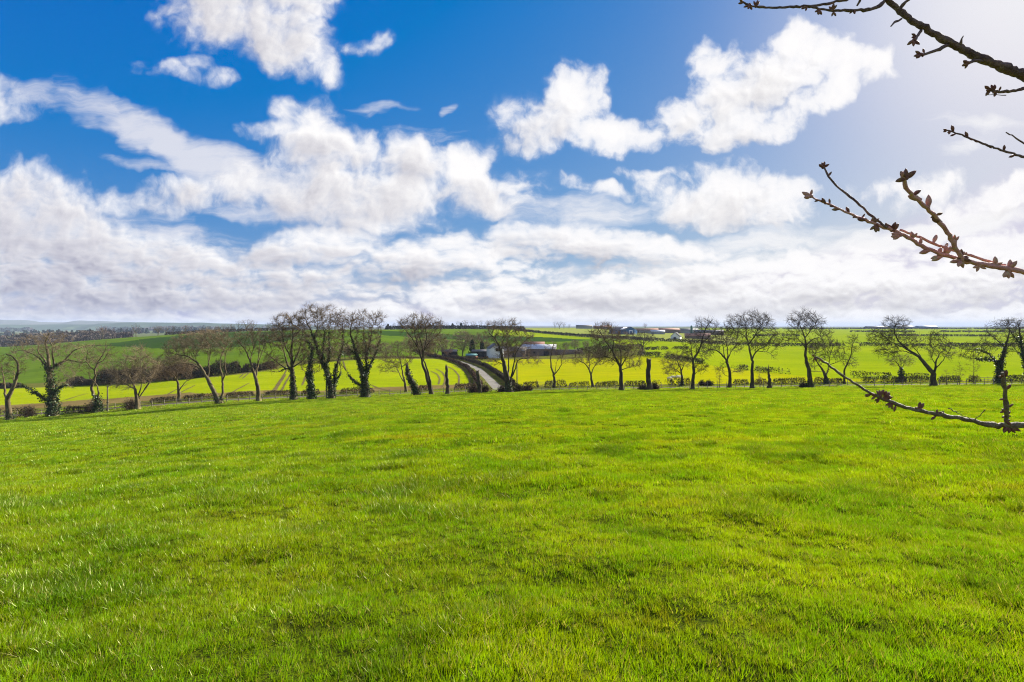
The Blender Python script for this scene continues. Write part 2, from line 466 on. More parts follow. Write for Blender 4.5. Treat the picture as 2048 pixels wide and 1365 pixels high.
# ------------------------------------------------------------------ which ground is where
TRACK_PTS = [(1003, 101), (990, 118), (977, 140), (966, 160), (955, 182), (936, 202), (912, 222), (885, 243), (860, 262), (845, 290)]
TRACK_XY = np.array([((px - F) / F * y, y) for px, y in TRACK_PTS])

def dist_poly(x, y, pts):
    best = np.full(x.shape, 1e9)
    for (ax, ay), (bx, by) in zip(pts[:-1], pts[1:]):
        dx, dy = bx - ax, by - ay
        k = np.clip(((x - ax) * dx + (y - ay) * dy) / (dx * dx + dy * dy), 0, 1)
        best = np.minimum(best, np.hypot(x - ax - k * dx, y - ay - k * dy))
    return best

# boundaries as distance along each bearing (photo column -> metres)
def curve(pts):
    xs, ys = zip(*pts)
    return lambda px: np.interp(px, xs, ys)

B_CROP_TOP = curve([(-600, 195), (0, 186), (150, 184), (300, 180), (430, 178), (520, 188), (600, 207), (740, 213), (880, 226), (905, 222), (1000, 215)])
B_MEADOW_TOP = curve([(940, 232), (1000, 232), (1060, 231), (1140, 216), (1200, 212), (1270, 214), (1330, 196), (1400, 178), (1500, 150), (1610, 132), (1700, 124), (1800, 119), (1860, 114), (2700, 108)])
B_R1 = curve([(1200, 250), (1290, 262), (1400, 280), (1480, 300), (2700, 320)])          # first hedge on the right plain
B_R2 = curve([(1020, 700), (1060, 640), (1120, 560), (1200, 480), (1300, 400), (1400, 372), (1500, 352), (1800, 348), (2048, 345), (2700, 340)])

def zone(x, y):
    px = F + F * x / np.maximum(y, 1.0)
    z = np.full(x.shape, 'plain', dtype=object)
    n = fbm(x, y, 12, 3, 21)
    jx = px + 34 * fbm(x, y, 60, 3, 22) + (y - 400) * .12
    left = px < 985
    # left side of the farm track
    z[left] = 'hill'
    soil_y = 118 + 9 * n + np.interp(px, [-600, 150, 330, 480, 700, 820, 980], [-4, 3, 12, 2, -3, 2, 6])
    ct = B_CROP_TOP(px)
    z[left & (y < ct)] = 'crop_left'
    z[left & (y < soil_y)] = 'soil'
    z[left & (y > ct) & (y < ct + 22 + 6 * n)] = 'verge'
    jy = y + 10 * n
    cloud_shade_band = (px > 180) & (px < 640) & (jy > np.interp(px, [180, 300, 400, 520, 640], [402, 350, 322, 345, 430])) & (jy < np.interp(px, [180, 250, 330, 420, 560, 640], [402, 425, 470, 520, 500, 430]))
    z[left & cloud_shade_band] = 'hill_dark'  # cloud shadow on the left hill, painted as a band of darker grass
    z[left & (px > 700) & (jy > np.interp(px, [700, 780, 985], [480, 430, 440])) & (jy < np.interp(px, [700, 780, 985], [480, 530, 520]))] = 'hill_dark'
    z[left & (y > np.interp(px, [-600, 0, 250, 440, 600, 900, 985], [520, 520, 540, 540, 560, 760, 860]))] = 'far_land'
    # right side
    r = ~left
    mt = B_MEADOW_TOP(px)
    z[r & (y < mt)] = 'meadow'
    z[r & (y > mt) & (px < 1290) & (y < 262)] = 'verge'
    z[r & (jx < 1240) & (y > 262) & (y < 470)] = 'hill'
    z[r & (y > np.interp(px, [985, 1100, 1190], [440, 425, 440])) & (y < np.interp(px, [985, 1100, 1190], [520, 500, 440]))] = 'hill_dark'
    b2 = B_R2(px)
    z[r & (y > b2) & (jx < 1480)] = 'plain_pale'
    z[r & (y > b2 + 16) & (px < 1310) & (y < b2 + 40)] = 'plain_pale'
    z[r & (y > 1300)] = 'far_land'
    z[r & (y > 1300) & (y < 2600) & (px > 1400)] = 'plain'
    # lane, verges, track
    z[(y < 112 + 2 * n) & (y > 103.5)] = 'verge'
    z[(y <= 98.5)] = 'verge'
    lane = (y > 99.6) & (y < 103.2)
    z[lane] = 'tarmac'
    d = dist_poly(x, y, TRACK_XY)
    z[(d < 5.5) & ~lane & (y > 98)] = 'verge'
    z[(d < 1.2) & ~lane & (y > 98)] = 'track'
    z[y < 91.5 + .8 * n] = 'pasture'
    return z

# one sheet of ground cut along the field edges: fine fan of cells from behind the viewer to the horizon
NC = 1500
tt = np.linspace(-1.55, 1.6, NC)
y_near = np.concatenate([[-60, -30, -15, -8, -4, -2, -1, 0.0, .6], np.geomspace(1.1, 86, 360)])
y_far = np.concatenate([np.geomspace(86.4, 320, 250), np.geomspace(321.5, 1500, 120), np.geomspace(1530, 9500, 36)])

def fan(ys, tcols):
    half = np.abs(ys) + 3.0
    X = half[:, None] * tcols[None, :]
    Y = np.repeat(ys[:, None], len(tcols), 1)
    return X, Y

def grid_faces(ny, nx):
    i = np.arange(ny * nx).reshape(ny, nx)
    return np.stack([i[:-1, :-1], i[:-1, 1:], i[1:, 1:], i[1:, :-1]], -1).reshape(-1, 4)

tn = np.linspace(-1.55, 1.6, 760)
X, Y = fan(y_near, tn)
Z = ground_z(X, Y) + near_bumps(X, Y)
o = mesh_from('grass_field', np.stack([X, Y, Z], -1).reshape(-1, 3), grid_faces(*X.shape), M['pasture'], smooth=True)
tag(o, kind='structure')
# far sheet starts on the last row of the near one
ys = np.concatenate([[86.0], y_far])
X, Y = fan(ys, tt)
Z = ground_z(X, Y)
Z[1:] += .05 * fbm(X[1:], Y[1:], 6, 3, 31)
Z[0] += near_bumps(X[0], Y[0])
fz = grid_faces(*X.shape)
V = np.stack([X, Y, Z], -1).reshape(-1, 3)
cen = V[fz].mean(1)
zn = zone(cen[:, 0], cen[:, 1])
NAMES = {'pasture': 'field_margin', 'verge': 'rough_verge', 'crop_left': 'crop_field', 'soil': 'bare_headland', 'hill': 'hillside', 'hill_dark': 'hill_pasture_cloud_shade',
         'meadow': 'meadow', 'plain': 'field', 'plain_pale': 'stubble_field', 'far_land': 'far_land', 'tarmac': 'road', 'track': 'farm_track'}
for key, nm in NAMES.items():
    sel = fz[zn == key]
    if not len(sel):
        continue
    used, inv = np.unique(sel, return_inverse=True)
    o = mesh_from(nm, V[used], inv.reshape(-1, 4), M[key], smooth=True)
    tag(o, kind='structure')

# ------------------------------------------------------------------ grass of the near field
def grass_shader(name, c_a, c_b, c_dry, straw=False):
    m = bpy.data.materials.new(name)
    m.use_nodes = True
    t = NT(m.node_tree)
    m.node_tree.nodes.clear()
    p = t.n('ShaderNodeNewGeometry').outputs['Position']
    pf = t.v('MULTIPLY', p, (1, 1, 0))
    rnd = t.n('ShaderNodeObjectInfo').outputs['Random']
    n = t.noise(pf, .55, 4, .6)
    col = t.mix(t.sstep(n, .38, .62), c_a, c_b)
    n2 = t.noise(t.v('MULTIPLY', pf, (.5, 1.3, 0)), .33, 4, .65)
    col = t.mix(t.m('MULTIPLY', t.sstep(n2, .52, .70), .75), col, c_dry)
    col = t.n('ShaderNodeHueSaturation', {'Hue': t.lin(rnd, 0, 1, .485, .515), 'Value': t.lin(rnd, 0, 1, .62, 1.38), 'Color': col}).outputs[0]
    dif = t.n('ShaderNodeBsdfDiffuse', {0: col})
    tr = t.n('ShaderNodeBsdfTranslucent', {0: t.mix(1.0, col, (1.5, 1.32, .5), 'MULTIPLY')})
    gl = t.n('ShaderNodeBsdfGlossy', {0: (.85, .88, .45, 1), 1: .38})
    mx = t.n('ShaderNodeMixShader', {0: .40, 1: dif.outputs[0], 2: tr.outputs[0]})
    mx2 = t.n('ShaderNodeMixShader', {0: .038, 1: mx.outputs[0], 2: gl.outputs[0]})
    out = t.n('ShaderNodeOutputMaterial', {0: mx2.outputs[0]})
    return m

M['blade'] = grass_shader('grass_blade', (.140, .258, .002), (.232, .326, .003), (.300, .300, .010))
M['blade_dark'] = grass_shader('long_grass_blade', (.095, .185, .002), (.160, .250, .003), (.230, .250, .008))
M['straw'] = grass_shader('dry_blade', (.30, .27, .08), (.38, .33, .13), (.30, .24, .08))

def blade_tuft(n, spread, h0, h1, w, seed, straw=.05, segs=3, lean=.5, green='blade'):
    r = np.random.default_rng(seed)
    vs, fs, fm = [], [], []
    for k in range(n):
        a = r.uniform(0, 2 * math.pi)
        rad = spread * math.sqrt(r.uniform())
        bx, by = rad * math.cos(a), rad * math.sin(a)
        h = r.uniform(h0, h1)
        dry = r.uniform() < straw
        if dry:
            h *= r.uniform(.6, 1.15)
        la = a + r.normal(0, .7)          # blades splay outwards from the middle
        ln = (.2 + .9 * rad / spread) * r.uniform(.5, 1.2) * lean * h * (1.6 if dry else 1)
        lx, ly = math.cos(la) * ln - .10 * h, math.sin(la) * ln
        fa = r.uniform(0, math.pi)
        wx, wy = math.cos(fa) * w * .5, math.sin(fa) * w * .5
        base = len(vs)
        for s in range(segs):
            q = s / segs
            ww = 1 - .55 * q
            cx, cy, cz = bx + lx * q * q, by + ly * q * q, h * (q - .18 * q * q * lean) - .012
            vs += [(cx - wx * ww, cy - wy * ww, cz), (cx + wx * ww, cy + wy * ww, cz)]
        vs.append((bx + lx, by + ly, h * (1 - .18 * lean)))
        for s in range(segs - 1):
            fs.append((base + 2 * s, base + 2 * s + 1, base + 2 * s + 3, base + 2 * s + 2))
            fm.append(int(dry))
        q = base + 2 * (segs - 1)
        fs.append((q, q + 1, base + 2 * segs, base + 2 * segs))
        fm.append(int(dry))
    f = np.array(fs)
    quad = f[f[:, 2] != f[:, 3]]
    tri = f[f[:, 2] == f[:, 3]][:, :3]
    fm = np.array(fm)
    order = np.concatenate([fm[f[:, 2] != f[:, 3]], fm[f[:, 2] == f[:, 3]]])
    o = mesh_from('grass_tuft', np.array(vs), [quad, tri], [M[green], M['straw']], fmat=order)
    C.objects.unlink(o)
    return o

tufts = bpy.data.collections.new('grass_tufts')
kinds = []
for k in range(6):
    kinds.append(blade_tuft(26, .048, .022, .060, .0046, 100 + k, .09))
for k in range(4):
    kinds.append(blade_tuft(36, .070, .038, .080, .0050, 200 + k, .06, lean=.7, green='blade_dark'))     # longer tussocks
for k in range(4):
    kinds.append(blade_tuft(34, .13, .03, .080, .0105, 300 + k, .06, segs=2))
for k in range(2):
    kinds.append(blade_tuft(40, .15, .035, .090, .011, 500 + k, .04, segs=2, green='blade_dark'))
for k in range(2):
    kinds.append(blade_tuft(44, .36, .045, .115, .024, 520 + k, .04, segs=2, green='blade_dark'))
for k in range(3):
    kinds.append(blade_tuft(44, .34, .04, .11, .024, 400 + k, .05, segs=2))
for i, o in enumerate(kinds):
    o.name = 'grass_tuft_%02d' % i
    tufts.objects.link(o)

def scatter(y0, y1, dens, tmax=1.14, side=2.6):
    """even over the wedge in view and a couple of metres to either side of it"""
    half = tmax / 2 * (y1 * y1 - y0 * y0) + side * (y1 - y0)
    n = int(2 * half * dens)
    u = rng.uniform(0, half, n)
    c = tmax / 2 * y0 * y0 + side * y0 + u
    y = (-side + np.sqrt(side * side + 2 * tmax * c)) / tmax
    x = rng.uniform(-1, 1, n) * (y * tmax + side)
    return x, y

P_, I_, S_ = [], [], []
def add_grass(y0, y1, dens, ids, s0, s1, long_ids=None):
    x, y = scatter(y0, y1, dens)
    cover = fbm(x, y * 1.4, 1.3, 3, 41) + .5 * fbm(x, y * 1.6, 4.5, 2, 43)
    keep = rng.uniform(size=len(x)) < np.clip(1.15 + .6 * cover, .8, 1)
    x, y, cover = x[keep], y[keep], cover[keep]
    z = ground_z(x, y) + near_bumps(x, y)
    z = np.where(y > 88, z - .04, z)
    idx = rng.choice(ids, len(x))
    if long_ids is not None:
        lg = fbm(x, y * 1.5, .75, 3, 47) + .35 * cover + rng.uniform(-.2, .2, len(x)) > .40
        idx[lg] = rng.choice(long_ids, lg.sum())
    sc = rng.uniform(s0, s1, len(x)) * np.clip(1.0 + .5 * cover, .82, 1.4)
    P_.append(np.stack([x, y, z], -1)); I_.append(idx); S_.append(sc)

add_grass(.7, 6.0, 520, range(0, 6), .75, 1.25, range(6, 10))
add_grass(6.0, 13.0, 260, range(0, 6), .9, 1.6, range(6, 10))
add_grass(8.0, 30.0, 80, range(10, 14), .8, 1.3, range(14, 16))
add_grass(26.0, 60.0, 14.0, range(18, 21), .8, 1.2, range(16, 18))
add_grass(55.0, 92.0, 9.0, range(18, 21), .8, 1.25, range(16, 18))
add_grass(91.0, 98.5, 1.6, range(18, 21), 1.5, 2.6)
add_grass(103.5, 106.5, 1.2, range(18, 21), 1.4, 2.2)
P_, I_, S_ = np.concatenate(P_), np.concatenate(I_), np.concatenate(S_)
gm = bpy.data.meshes.new('grass')
gm.vertices.add(len(P_))
gm.vertices.foreach_set('co', P_.astype(np.float32).ravel())
a = gm.attributes.new('kind_index', 'INT', 'POINT'); a.data.foreach_set('value', I_.astype(np.int32))
a = gm.attributes.new('size', 'FLOAT', 'POINT'); a.data.foreach_set('value', S_.astype(np.float32))
rot = np.stack([rng.normal(0, .10, len(P_)), rng.normal(0, .10, len(P_)), rng.uniform(0, 2 * math.pi, len(P_))], -1)
a = gm.attributes.new('turn', 'FLOAT_VECTOR', 'POINT'); a.data.foreach_set('vector', rot.astype(np.float32).ravel())
grass = bpy.data.objects.new('grass', gm)
C.objects.link(grass)
tag(grass, 'short lush green grass covering the near field', 'grass', kind='stuff')
ng = bpy.data.node_groups.new('grass_scatter', 'GeometryNodeTree')
ng.interface.new_socket('Geometry', in_out='INPUT', socket_type='NodeSocketGeometry')
ng.interface.new_socket('Geometry', in_out='OUTPUT', socket_type='NodeSocketGeometry')
t = NT(ng)
gi, go = ng.nodes.new('NodeGroupInput'), ng.nodes.new('NodeGroupOutput')
ci = t.n('GeometryNodeCollectionInfo', {'Collection': tufts, 'Separate Children': True, 'Reset Children': True}) if False else ng.nodes.new('GeometryNodeCollectionInfo')
ci.inputs['Collection'].default_value = tufts
ci.inputs['Separate Children'].default_value = True
ci.inputs['Reset Children'].default_value = True
def named(nm, ty):
    nd = ng.nodes.new('GeometryNodeInputNamedAttribute')
    nd.data_type = ty
    nd.inputs[0].default_value = nm
    return nd.outputs[0]
iop = ng.nodes.new('GeometryNodeInstanceOnPoints')
iop.inputs['Pick Instance'].default_value = True
e2r = ng.nodes.new('FunctionNodeEulerToRotation')
L = ng.links.new
L(gi.outputs[0], iop.inputs['Points'])
L(ci.outputs[0], iop.inputs['Instance'])
L(named('kind_index', 'INT'), iop.inputs['Instance Index'])
L(named('turn', 'FLOAT_VECTOR'), e2r.inputs[0])
L(e2r.outputs[0], iop.inputs['Rotation'])
L(named('size', 'FLOAT'), iop.inputs['Scale'])
L(iop.outputs[0], go.inputs[0])
md = grass.modifiers.new('scatter', 'NODES')
md.node_group = ng

# ------------------------------------------------------------------ wheel tracks left in the young crop
def on_row(px, row):
    """distance at which the ground beyond the lane shows at this bearing and depression"""
    ys_ = np.geomspace(106, 420, 500)
    t_ = np.full(500, (px - F) / F)
    rr_ = drop(t_, ys_) * F + HOR
    return float(ys_[int(np.argmin(np.abs(rr_ - row)))])

M['wheel_track'] = varied('wheel_track_soil', (.085, .062, .022), (.130, .100, .030), .5, .95, spec=.05, space='w')
def ground_strip(name, pts, w, m, lift=.05):
    p = np.array(pts, float)
    L_ = np.concatenate([[0], np.cumsum(np.linalg.norm(np.diff(p, axis=0), axis=1))])
    n = max(8, int(L_[-1] / 1.2))
    s_ = np.linspace(0, L_[-1], n)
    q = np.stack([np.interp(s_, L_, p[:, 0]), np.interp(s_, L_, p[:, 1])], -1)
    k = 9
    if n > 2 * k:
        pad = np.concatenate([np.repeat(q[:1], k // 2, 0), q, np.repeat(q[-1:], k // 2, 0)])
        q[1:-1] = np.stack([np.convolve(pad[:, j], np.ones(k) / k, 'valid') for j in (0, 1)], -1)[1:-1]
    t_ = np.gradient(q, axis=0)
    t_ /= np.linalg.norm(t_, axis=1, keepdims=True)
    nn = np.stack([-t_[:, 1], t_[:, 0]], -1)
    ww = w * .5 * (1 + .45 * fbm(s_, s_ * 0 + w, 3, 3, 8))[:, None] * np.minimum(1, np.minimum(s_, L_[-1] - s_) / 4 + .2)[:, None]
    A_, B_ = q - nn * ww, q + nn * ww
    V_ = np.concatenate([A_, B_])
    Z_ = ground_z(V_[:, 0], V_[:, 1]) + .05 * fbm(V_[:, 0], V_[:, 1], 6, 3, 31) + lift
    i = np.arange(n - 1)
    o = mesh_from(name, np.concatenate([V_, Z_[:, None]], 1), np.stack([i, i + 1, n + i + 1, n + i], -1), M[m], smooth=True)
    tag(o, kind='structure')

def px_line(pts):
    return [((px - F) / F * y, y) for px, row in pts for y in [on_row(px, row)]]
for pts in ([(905, 731), (924, 738), (937, 750), (940, 764), (936, 775)], [(892, 732), (908, 740), (918, 752), (918, 766), (911, 776)], [(912, 730), (932, 737), (946, 750), (949, 764), (946, 774)],
            [(870, 738), (884, 744), (891, 755), (889, 768), (882, 777)], [(860, 742), (874, 748), (880, 758), (877, 770)],
            [(478, 757), (494, 741)], [(484, 759), (503, 741)], [(545, 784), (558, 764), (570, 746), (576, 736)], [(562, 784), (572, 764), (582, 748), (588, 738)], [(548, 785), (561, 765), (572, 748)], [(604, 772), (612, 750)],
            [(455, 792), (480, 776), (500, 766)], [(120, 804), (150, 794), (178, 787)], [(700, 752), (716, 770), (738, 782)], [(742, 770), (760, 778), (790, 784)], [(686, 722), (692, 742)], [(330, 792), (352, 780), (376, 768)], [(345, 794), (368, 782), (392, 770)]):
    ground_strip('wheel_track', px_line(pts), .5, 'wheel_track')

# ------------------------------------------------------------------ bare trees
M['bark'] = varied('bark_grey_brown', (.070, .052, .028), (.145, .112, .058), 1.2, .95, (.235, .205, .075), 3.0, bump=.4, stretch=(1, 1, .35))
M['bark_dark'] = varied('bark_dark', (.045, .034, .020), (.085, .064, .038), 1.2, .95, (.120, .110, .045), 3.0, bump=.4, stretch=(1, 1, .35))
M['twig'] = varied('twigs_brown', (.115, .078, .042), (.175, .122, .068), .35, .9)
M['twig_pale'] = varied('twigs_pale', (.165, .120, .068), (.235, .178, .100), .35, .9)
M['twig_dark'] = varied('twigs_dark', (.050, .036, .024), (.085, .062, .040), .35, .9)
M['twig_red'] = varied('twigs_red', (.135, .080, .058), (.190, .118, .085), .35, .9)
M['ivy'] = varied('ivy_leaf', (.022, .046, .008), (.050, .085, .013), 2.0, .55, spec=.4)

def frames(d):
    """two unit vectors square to each direction"""
    d = d / np.maximum(np.linalg.norm(d, axis=1, keepdims=True), 1e-9)
    h = np.where(np.abs(d[:, 2:3]) < .9, np.array([[0., 0, 1]]), np.array([[1., 0, 0]]))
    u = np.cross(d, h)
    u /= np.maximum(np.linalg.norm(u, axis=1, keepdims=True), 1e-9)
    return u, np.cross(d, u)

def segs(a, b, ra, rb, sides=3):
    """loose tapered tubes, one per pair of points"""
    n = len(a)
    if n == 0:
        return np.zeros((0, 3)), np.zeros((0, 4), int)
    u, v = frames(b - a)
    ang = np.arange(sides) / sides * 2 * math.pi
    ring = u[:, None] * np.cos(ang)[None, :, None] + v[:, None] * np.sin(ang)[None, :, None]
    va = a[:, None] + ring * np.asarray(ra)[:, None, None]
    vb = b[:, None] + ring * np.asarray(rb)[:, None, None]
    vs = np.concatenate([va, vb], 1).reshape(-1, 3)
    o = (np.arange(n) * 2 * sides)[:, None]
    k = np.arange(sides)
    k2 = (k + 1) % sides
    f = np.stack([o + k, o + k2, o + sides + k2, o + sides + k], -1).reshape(-1, 4)
    return vs, f

def sweep(pts, rad, sides=7, cap=True, rough=0.0, r=None):
    """one continuous tube through points"""
    pts, rad = np.asarray(pts, float), np.asarray(rad, float)
    d = np.gradient(pts, axis=0)
    d /= np.maximum(np.linalg.norm(d, axis=1, keepdims=True), 1e-9)
    u = np.zeros_like(d)
    h = np.array([1., 0, 0]) if abs(d[0, 0]) < .8 else np.array([0, 1., 0])
    for i in range(len(d)):
        w = h - d[i] * h.dot(d[i])
        h = w / max(np.linalg.norm(w), 1e-9)
        u[i] = h
    v = np.cross(d, u)
    ang = np.arange(sides) / sides * 2 * math.pi
    R_ = rad[:, None] * (1 + (r.uniform(-rough, rough, (len(pts), sides)) if rough else 0))
    vs = (pts[:, None] + (u[:, None] * np.cos(ang)[None, :, None] + v[:, None] * np.sin(ang)[None, :, None]) * R_[:, :, None]).reshape(-1, 3)
    o = (np.arange(len(pts) - 1) * sides)[:, None]
    k = np.arange(sides)
    k2 = (k + 1) % sides
    f = np.stack([o + k, o + k2, o + sides + k2, o + sides + k], -1).reshape(-1, 4)
    if cap:
        vs = np.concatenate([vs, pts[-1:] + d[-1:] * rad[-1] * .4])
        e = (len(pts) - 1) * sides
        tip = len(vs) - 1
        f = np.concatenate([f, np.stack([e + k, e + k2, np.full(sides, tip), np.full(sides, tip)], -1)])
    return vs, f

def split_faces(f):
    bad = f[:, 2] == f[:, 3]
    return [x for x in (f[~bad], f[bad][:, :3]) if len(x)]

def join(parts):
    vs, fs, o = [], [], 0
    for v, f in parts:
        if len(v):
            vs.append(v); fs.append(f + o); o += len(v)
    if not vs:
        return np.zeros((0, 3)), np.zeros((0, 4), int)
    return np.concatenate(vs), np.concatenate(fs)

def grow(limbs, crowns, n_att, step, reach, kill, r, pull=(0, 0, .12), iters=90):
    """limbs: list of (points, r0, r1); crowns: ellipsoids (centre, radii, share).  Returns nodes, parent, floor radius."""
    P, par, fl = [], [], []
    for li, (pts, r0, r1) in enumerate(limbs):
        pts = np.asarray(pts, float)
        seg = np.linalg.norm(np.diff(pts, axis=0), axis=1)
        L_ = np.concatenate([[0], np.cumsum(seg)])
        n = max(2, int(L_[-1] / step) + 1)
        s = np.linspace(0, L_[-1], n)
        q = np.stack([np.interp(s, L_, pts[:, k]) for k in range(3)], -1)
        q[1:-1] += r.normal(0, .045 * step + .015, (max(0, n - 2), 3))
        rr = r1 + (r0 - r1) * (1 - s / L_[-1]) ** 1.35
        if li == 0:
            prev = -1
            st = 0
        else:
            A = np.asarray(P)
            prev = int(np.argmin(np.linalg.norm(A - q[0], axis=1)))
            st = 1
            q[:] = q + (A[prev] - q[0]) * np.linspace(1, 0, n)[:, None] ** 2
        for k in range(st, n):
            P.append(q[k]); par.append(prev); fl.append(rr[k])
            prev = len(P) - 1
    att = []
    tot = sum(c[2] for c in crowns)
    for c, rad, w in crowns:
        m = int(n_att * w / tot)
        d = r.normal(size=(m, 3))
        d /= np.linalg.norm(d, axis=1, keepdims=True)
        att.append(np.asarray(c) + d * np.asarray(rad) * (r.uniform(.05, 1, (m, 1)) ** .42))
    att = np.concatenate(att)
    P = list(P)
    A = np.array(P)
    D = np.linalg.norm(att[:, None] - A[None], axis=2)
    near = D.argmin(1)
    nd = D.min(1)
    pull = np.array(pull)
    for it in range(iters):
        live = (nd < reach) & (nd > kill)
        if not live.any():
            break
        ids = near[live]
        A = np.array(P)
        d = att[live] - A[ids]
        d /= np.linalg.norm(d, axis=1, keepdims=True)
        acc = np.zeros((len(P), 3))
        np.add.at(acc, ids, d)
        src = np.unique(ids)
        g = acc[src]
        g /= np.maximum(np.linalg.norm(g, axis=1, keepdims=True), 1e-6)
        pdir = np.array([A[s] - A[par[s]] if par[s] >= 0 else (0, 0, 1) for s in src])
        pdir /= np.maximum(np.linalg.norm(pdir, axis=1, keepdims=True), 1e-6)
        g = g + .35 * pdir + pull + r.normal(0, .22, g.shape)
        g /= np.maximum(np.linalg.norm(g, axis=1, keepdims=True), 1e-6)
        new = A[src] + g * step
        k0 = len(P)
        P.extend(new); par.extend(src.tolist()); fl.extend([0.0] * len(src))
        keep = nd > kill
        att, near, nd = att[keep], near[keep], nd[keep]
        if not len(att):
            break
        D = np.linalg.norm(att[:, None] - new[None], axis=2)
        j = D.argmin(1)
        dm = D[np.arange(len(att)), j]
        better = dm < nd
        nd = np.where(better, dm, nd)
        near = np.where(better, k0 + j, near)
    return np.array(P), np.array(par), np.array(fl)

def radii(P, par, fl, tip=.014, ex=2.35):
    s = np.zeros(len(P))
    kids = np.bincount(par[par >= 0], minlength=len(P))
    for i in range(len(P) - 1, -1, -1):
        if kids[i] == 0:
            s[i] = tip ** ex
        if par[i] >= 0:
            s[par[i]] += s[i]
    return np.maximum(s ** (1 / ex), fl), kids

def twigs(P, par, rad, kids, r, per=3, ln=(.5, 1.2), rt=.011, up=.25, maxr=.05):
    cand = np.where((rad < maxr) & (par >= 0))[0]
    cnt = np.where(kids[cand] == 0, int(per + 2), r.poisson(per, len(cand))).astype(int)
    src = np.repeat(cand, cnt)
    if not len(src):
        return np.zeros((0, 3)), np.zeros((0, 4), int)
    d0 = P[src] - P[par[src]]
    a = P[src] - d0 * r.uniform(0, .8, (len(src), 1))
    d0 /= np.maximum(np.linalg.norm(d0, axis=1, keepdims=True), 1e-6)
    d = d0 + r.normal(0, .62, d0.shape) + np.array([0, 0, up])
    d /= np.linalg.norm(d, axis=1, keepdims=True)
    L_ = r.uniform(ln[0], ln[1], (len(src), 1))
    m = a + d * L_ * .5
    d2 = d + r.normal(0, .3, d.shape) + np.array([0, 0, up * .6])
    d2 /= np.linalg.norm(d2, axis=1, keepdims=True)
    b = m + d2 * L_ * .55
    v1 = segs(a, m, np.full(len(a), rt), np.full(len(a), rt * .8))
    v2 = segs(m, b, np.full(len(a), rt * .8), np.full(len(a), rt * .35))
    # a side shoot from the middle
    d3 = d + r.normal(0, .7, d.shape)
    d3 /= np.linalg.norm(d3, axis=1, keepdims=True)
    v3 = segs(m, m + d3 * L_ * .5, np.full(len(a), rt * .7), np.full(len(a), rt * .3))
    return join([v1, v2, v3])

def tree_meshes(P, par, rad, kids, thick=.055):
    """thick wood as continuous tubes, thin wood as loose tubes"""
    ch = [[] for _ in P]
    for i, p in enumerate(par):
        if p >= 0:
            ch[p].append(i)
    parts = []
    stack = [(0, -1)]
    thin = []
    while stack:
        i, fr = stack.pop()
        chain = [i] if fr < 0 else [fr, i]
        rr = [rad[i]] if fr < 0 else [min(rad[fr] * .9, rad[i] * 1.25), rad[i]]
        cur = i
        while True:
            k = [c for c in ch[cur] if rad[c] >= thick]
            thin += [c for c in ch[cur] if rad[c] < thick]
            if not k:
                break
            k.sort(key=lambda c: -rad[c])
            for c in k[1:]:
                stack.append((c, cur))
            cur = k[0]
            chain.append(cur); rr.append(rad[cur])
        if len(chain) > 1:
            q = P[chain].copy()
            parts.append(sweep(q, rr, 8 if rr[0] > .2 else 6))
    # all thin wood
    st, allthin = list(thin), []
    while st:
        i = st.pop()
        allthin.append(i)
        st += ch[i]
    t = np.array(allthin, int)
    if len(t):
        tv = segs(P[par[t]], P[t], np.minimum(rad[par[t]], rad[t] * 1.3), rad[t], 3)
    else:
        tv = (np.zeros((0, 3)), np.zeros((0, 4), int))
    return join(parts), tv

def leaves(cen, size, r, aspect=.75, nrm=None):
    """small leaf faces at random tilts"""
    n = len(cen)
    u = r.normal(size=(n, 3)); u /= np.linalg.norm(u, axis=1, keepdims=True)
    v = r.normal(size=(n, 3)); v -= u * (u * v).sum(1, keepdims=True); v /= np.linalg.norm(v, axis=1, keepdims=True)
    s = size * r.uniform(.6, 1.3, (n, 1))
    vs = np.stack([cen - u * s, cen + v * s * aspect, cen + u * s, cen - v * s * aspect], 1).reshape(-1, 3)
    return vs, np.arange(4 * n).reshape(-1, 4)

def ivy_on(P, par, rad, r, lo, hi, n, size=.11, spread=.22, maxr=.9, minr=.06):
    c = np.where((P[:, 2] > lo) & (P[:, 2] < hi) & (par >= 0) & (rad > minr))[0]
    if not len(c):
        return None
    w = rad[c] + .12
    w = w * np.clip(1.25 - (P[c, 2] - lo) / max(hi - lo, .1), .25, 1)
    pick = r.choice(c, n, p=w / w.sum())
    k = r.uniform(0, 1, (n, 1))
    base = P[pick] * k + P[par[pick]] * (1 - k)
    d = r.normal(size=(n, 3)); d /= np.linalg.norm(d, axis=1, keepdims=True)
    lump = 1 + .6 * np.sin(base[:, 2:3] * 2.1 + pick[:, None] * .7)
    cen = base + d * (rad[pick][:, None] + spread * lump * r.uniform(.2, 1, (n, 1)))
    return leaves(cen, size, r)

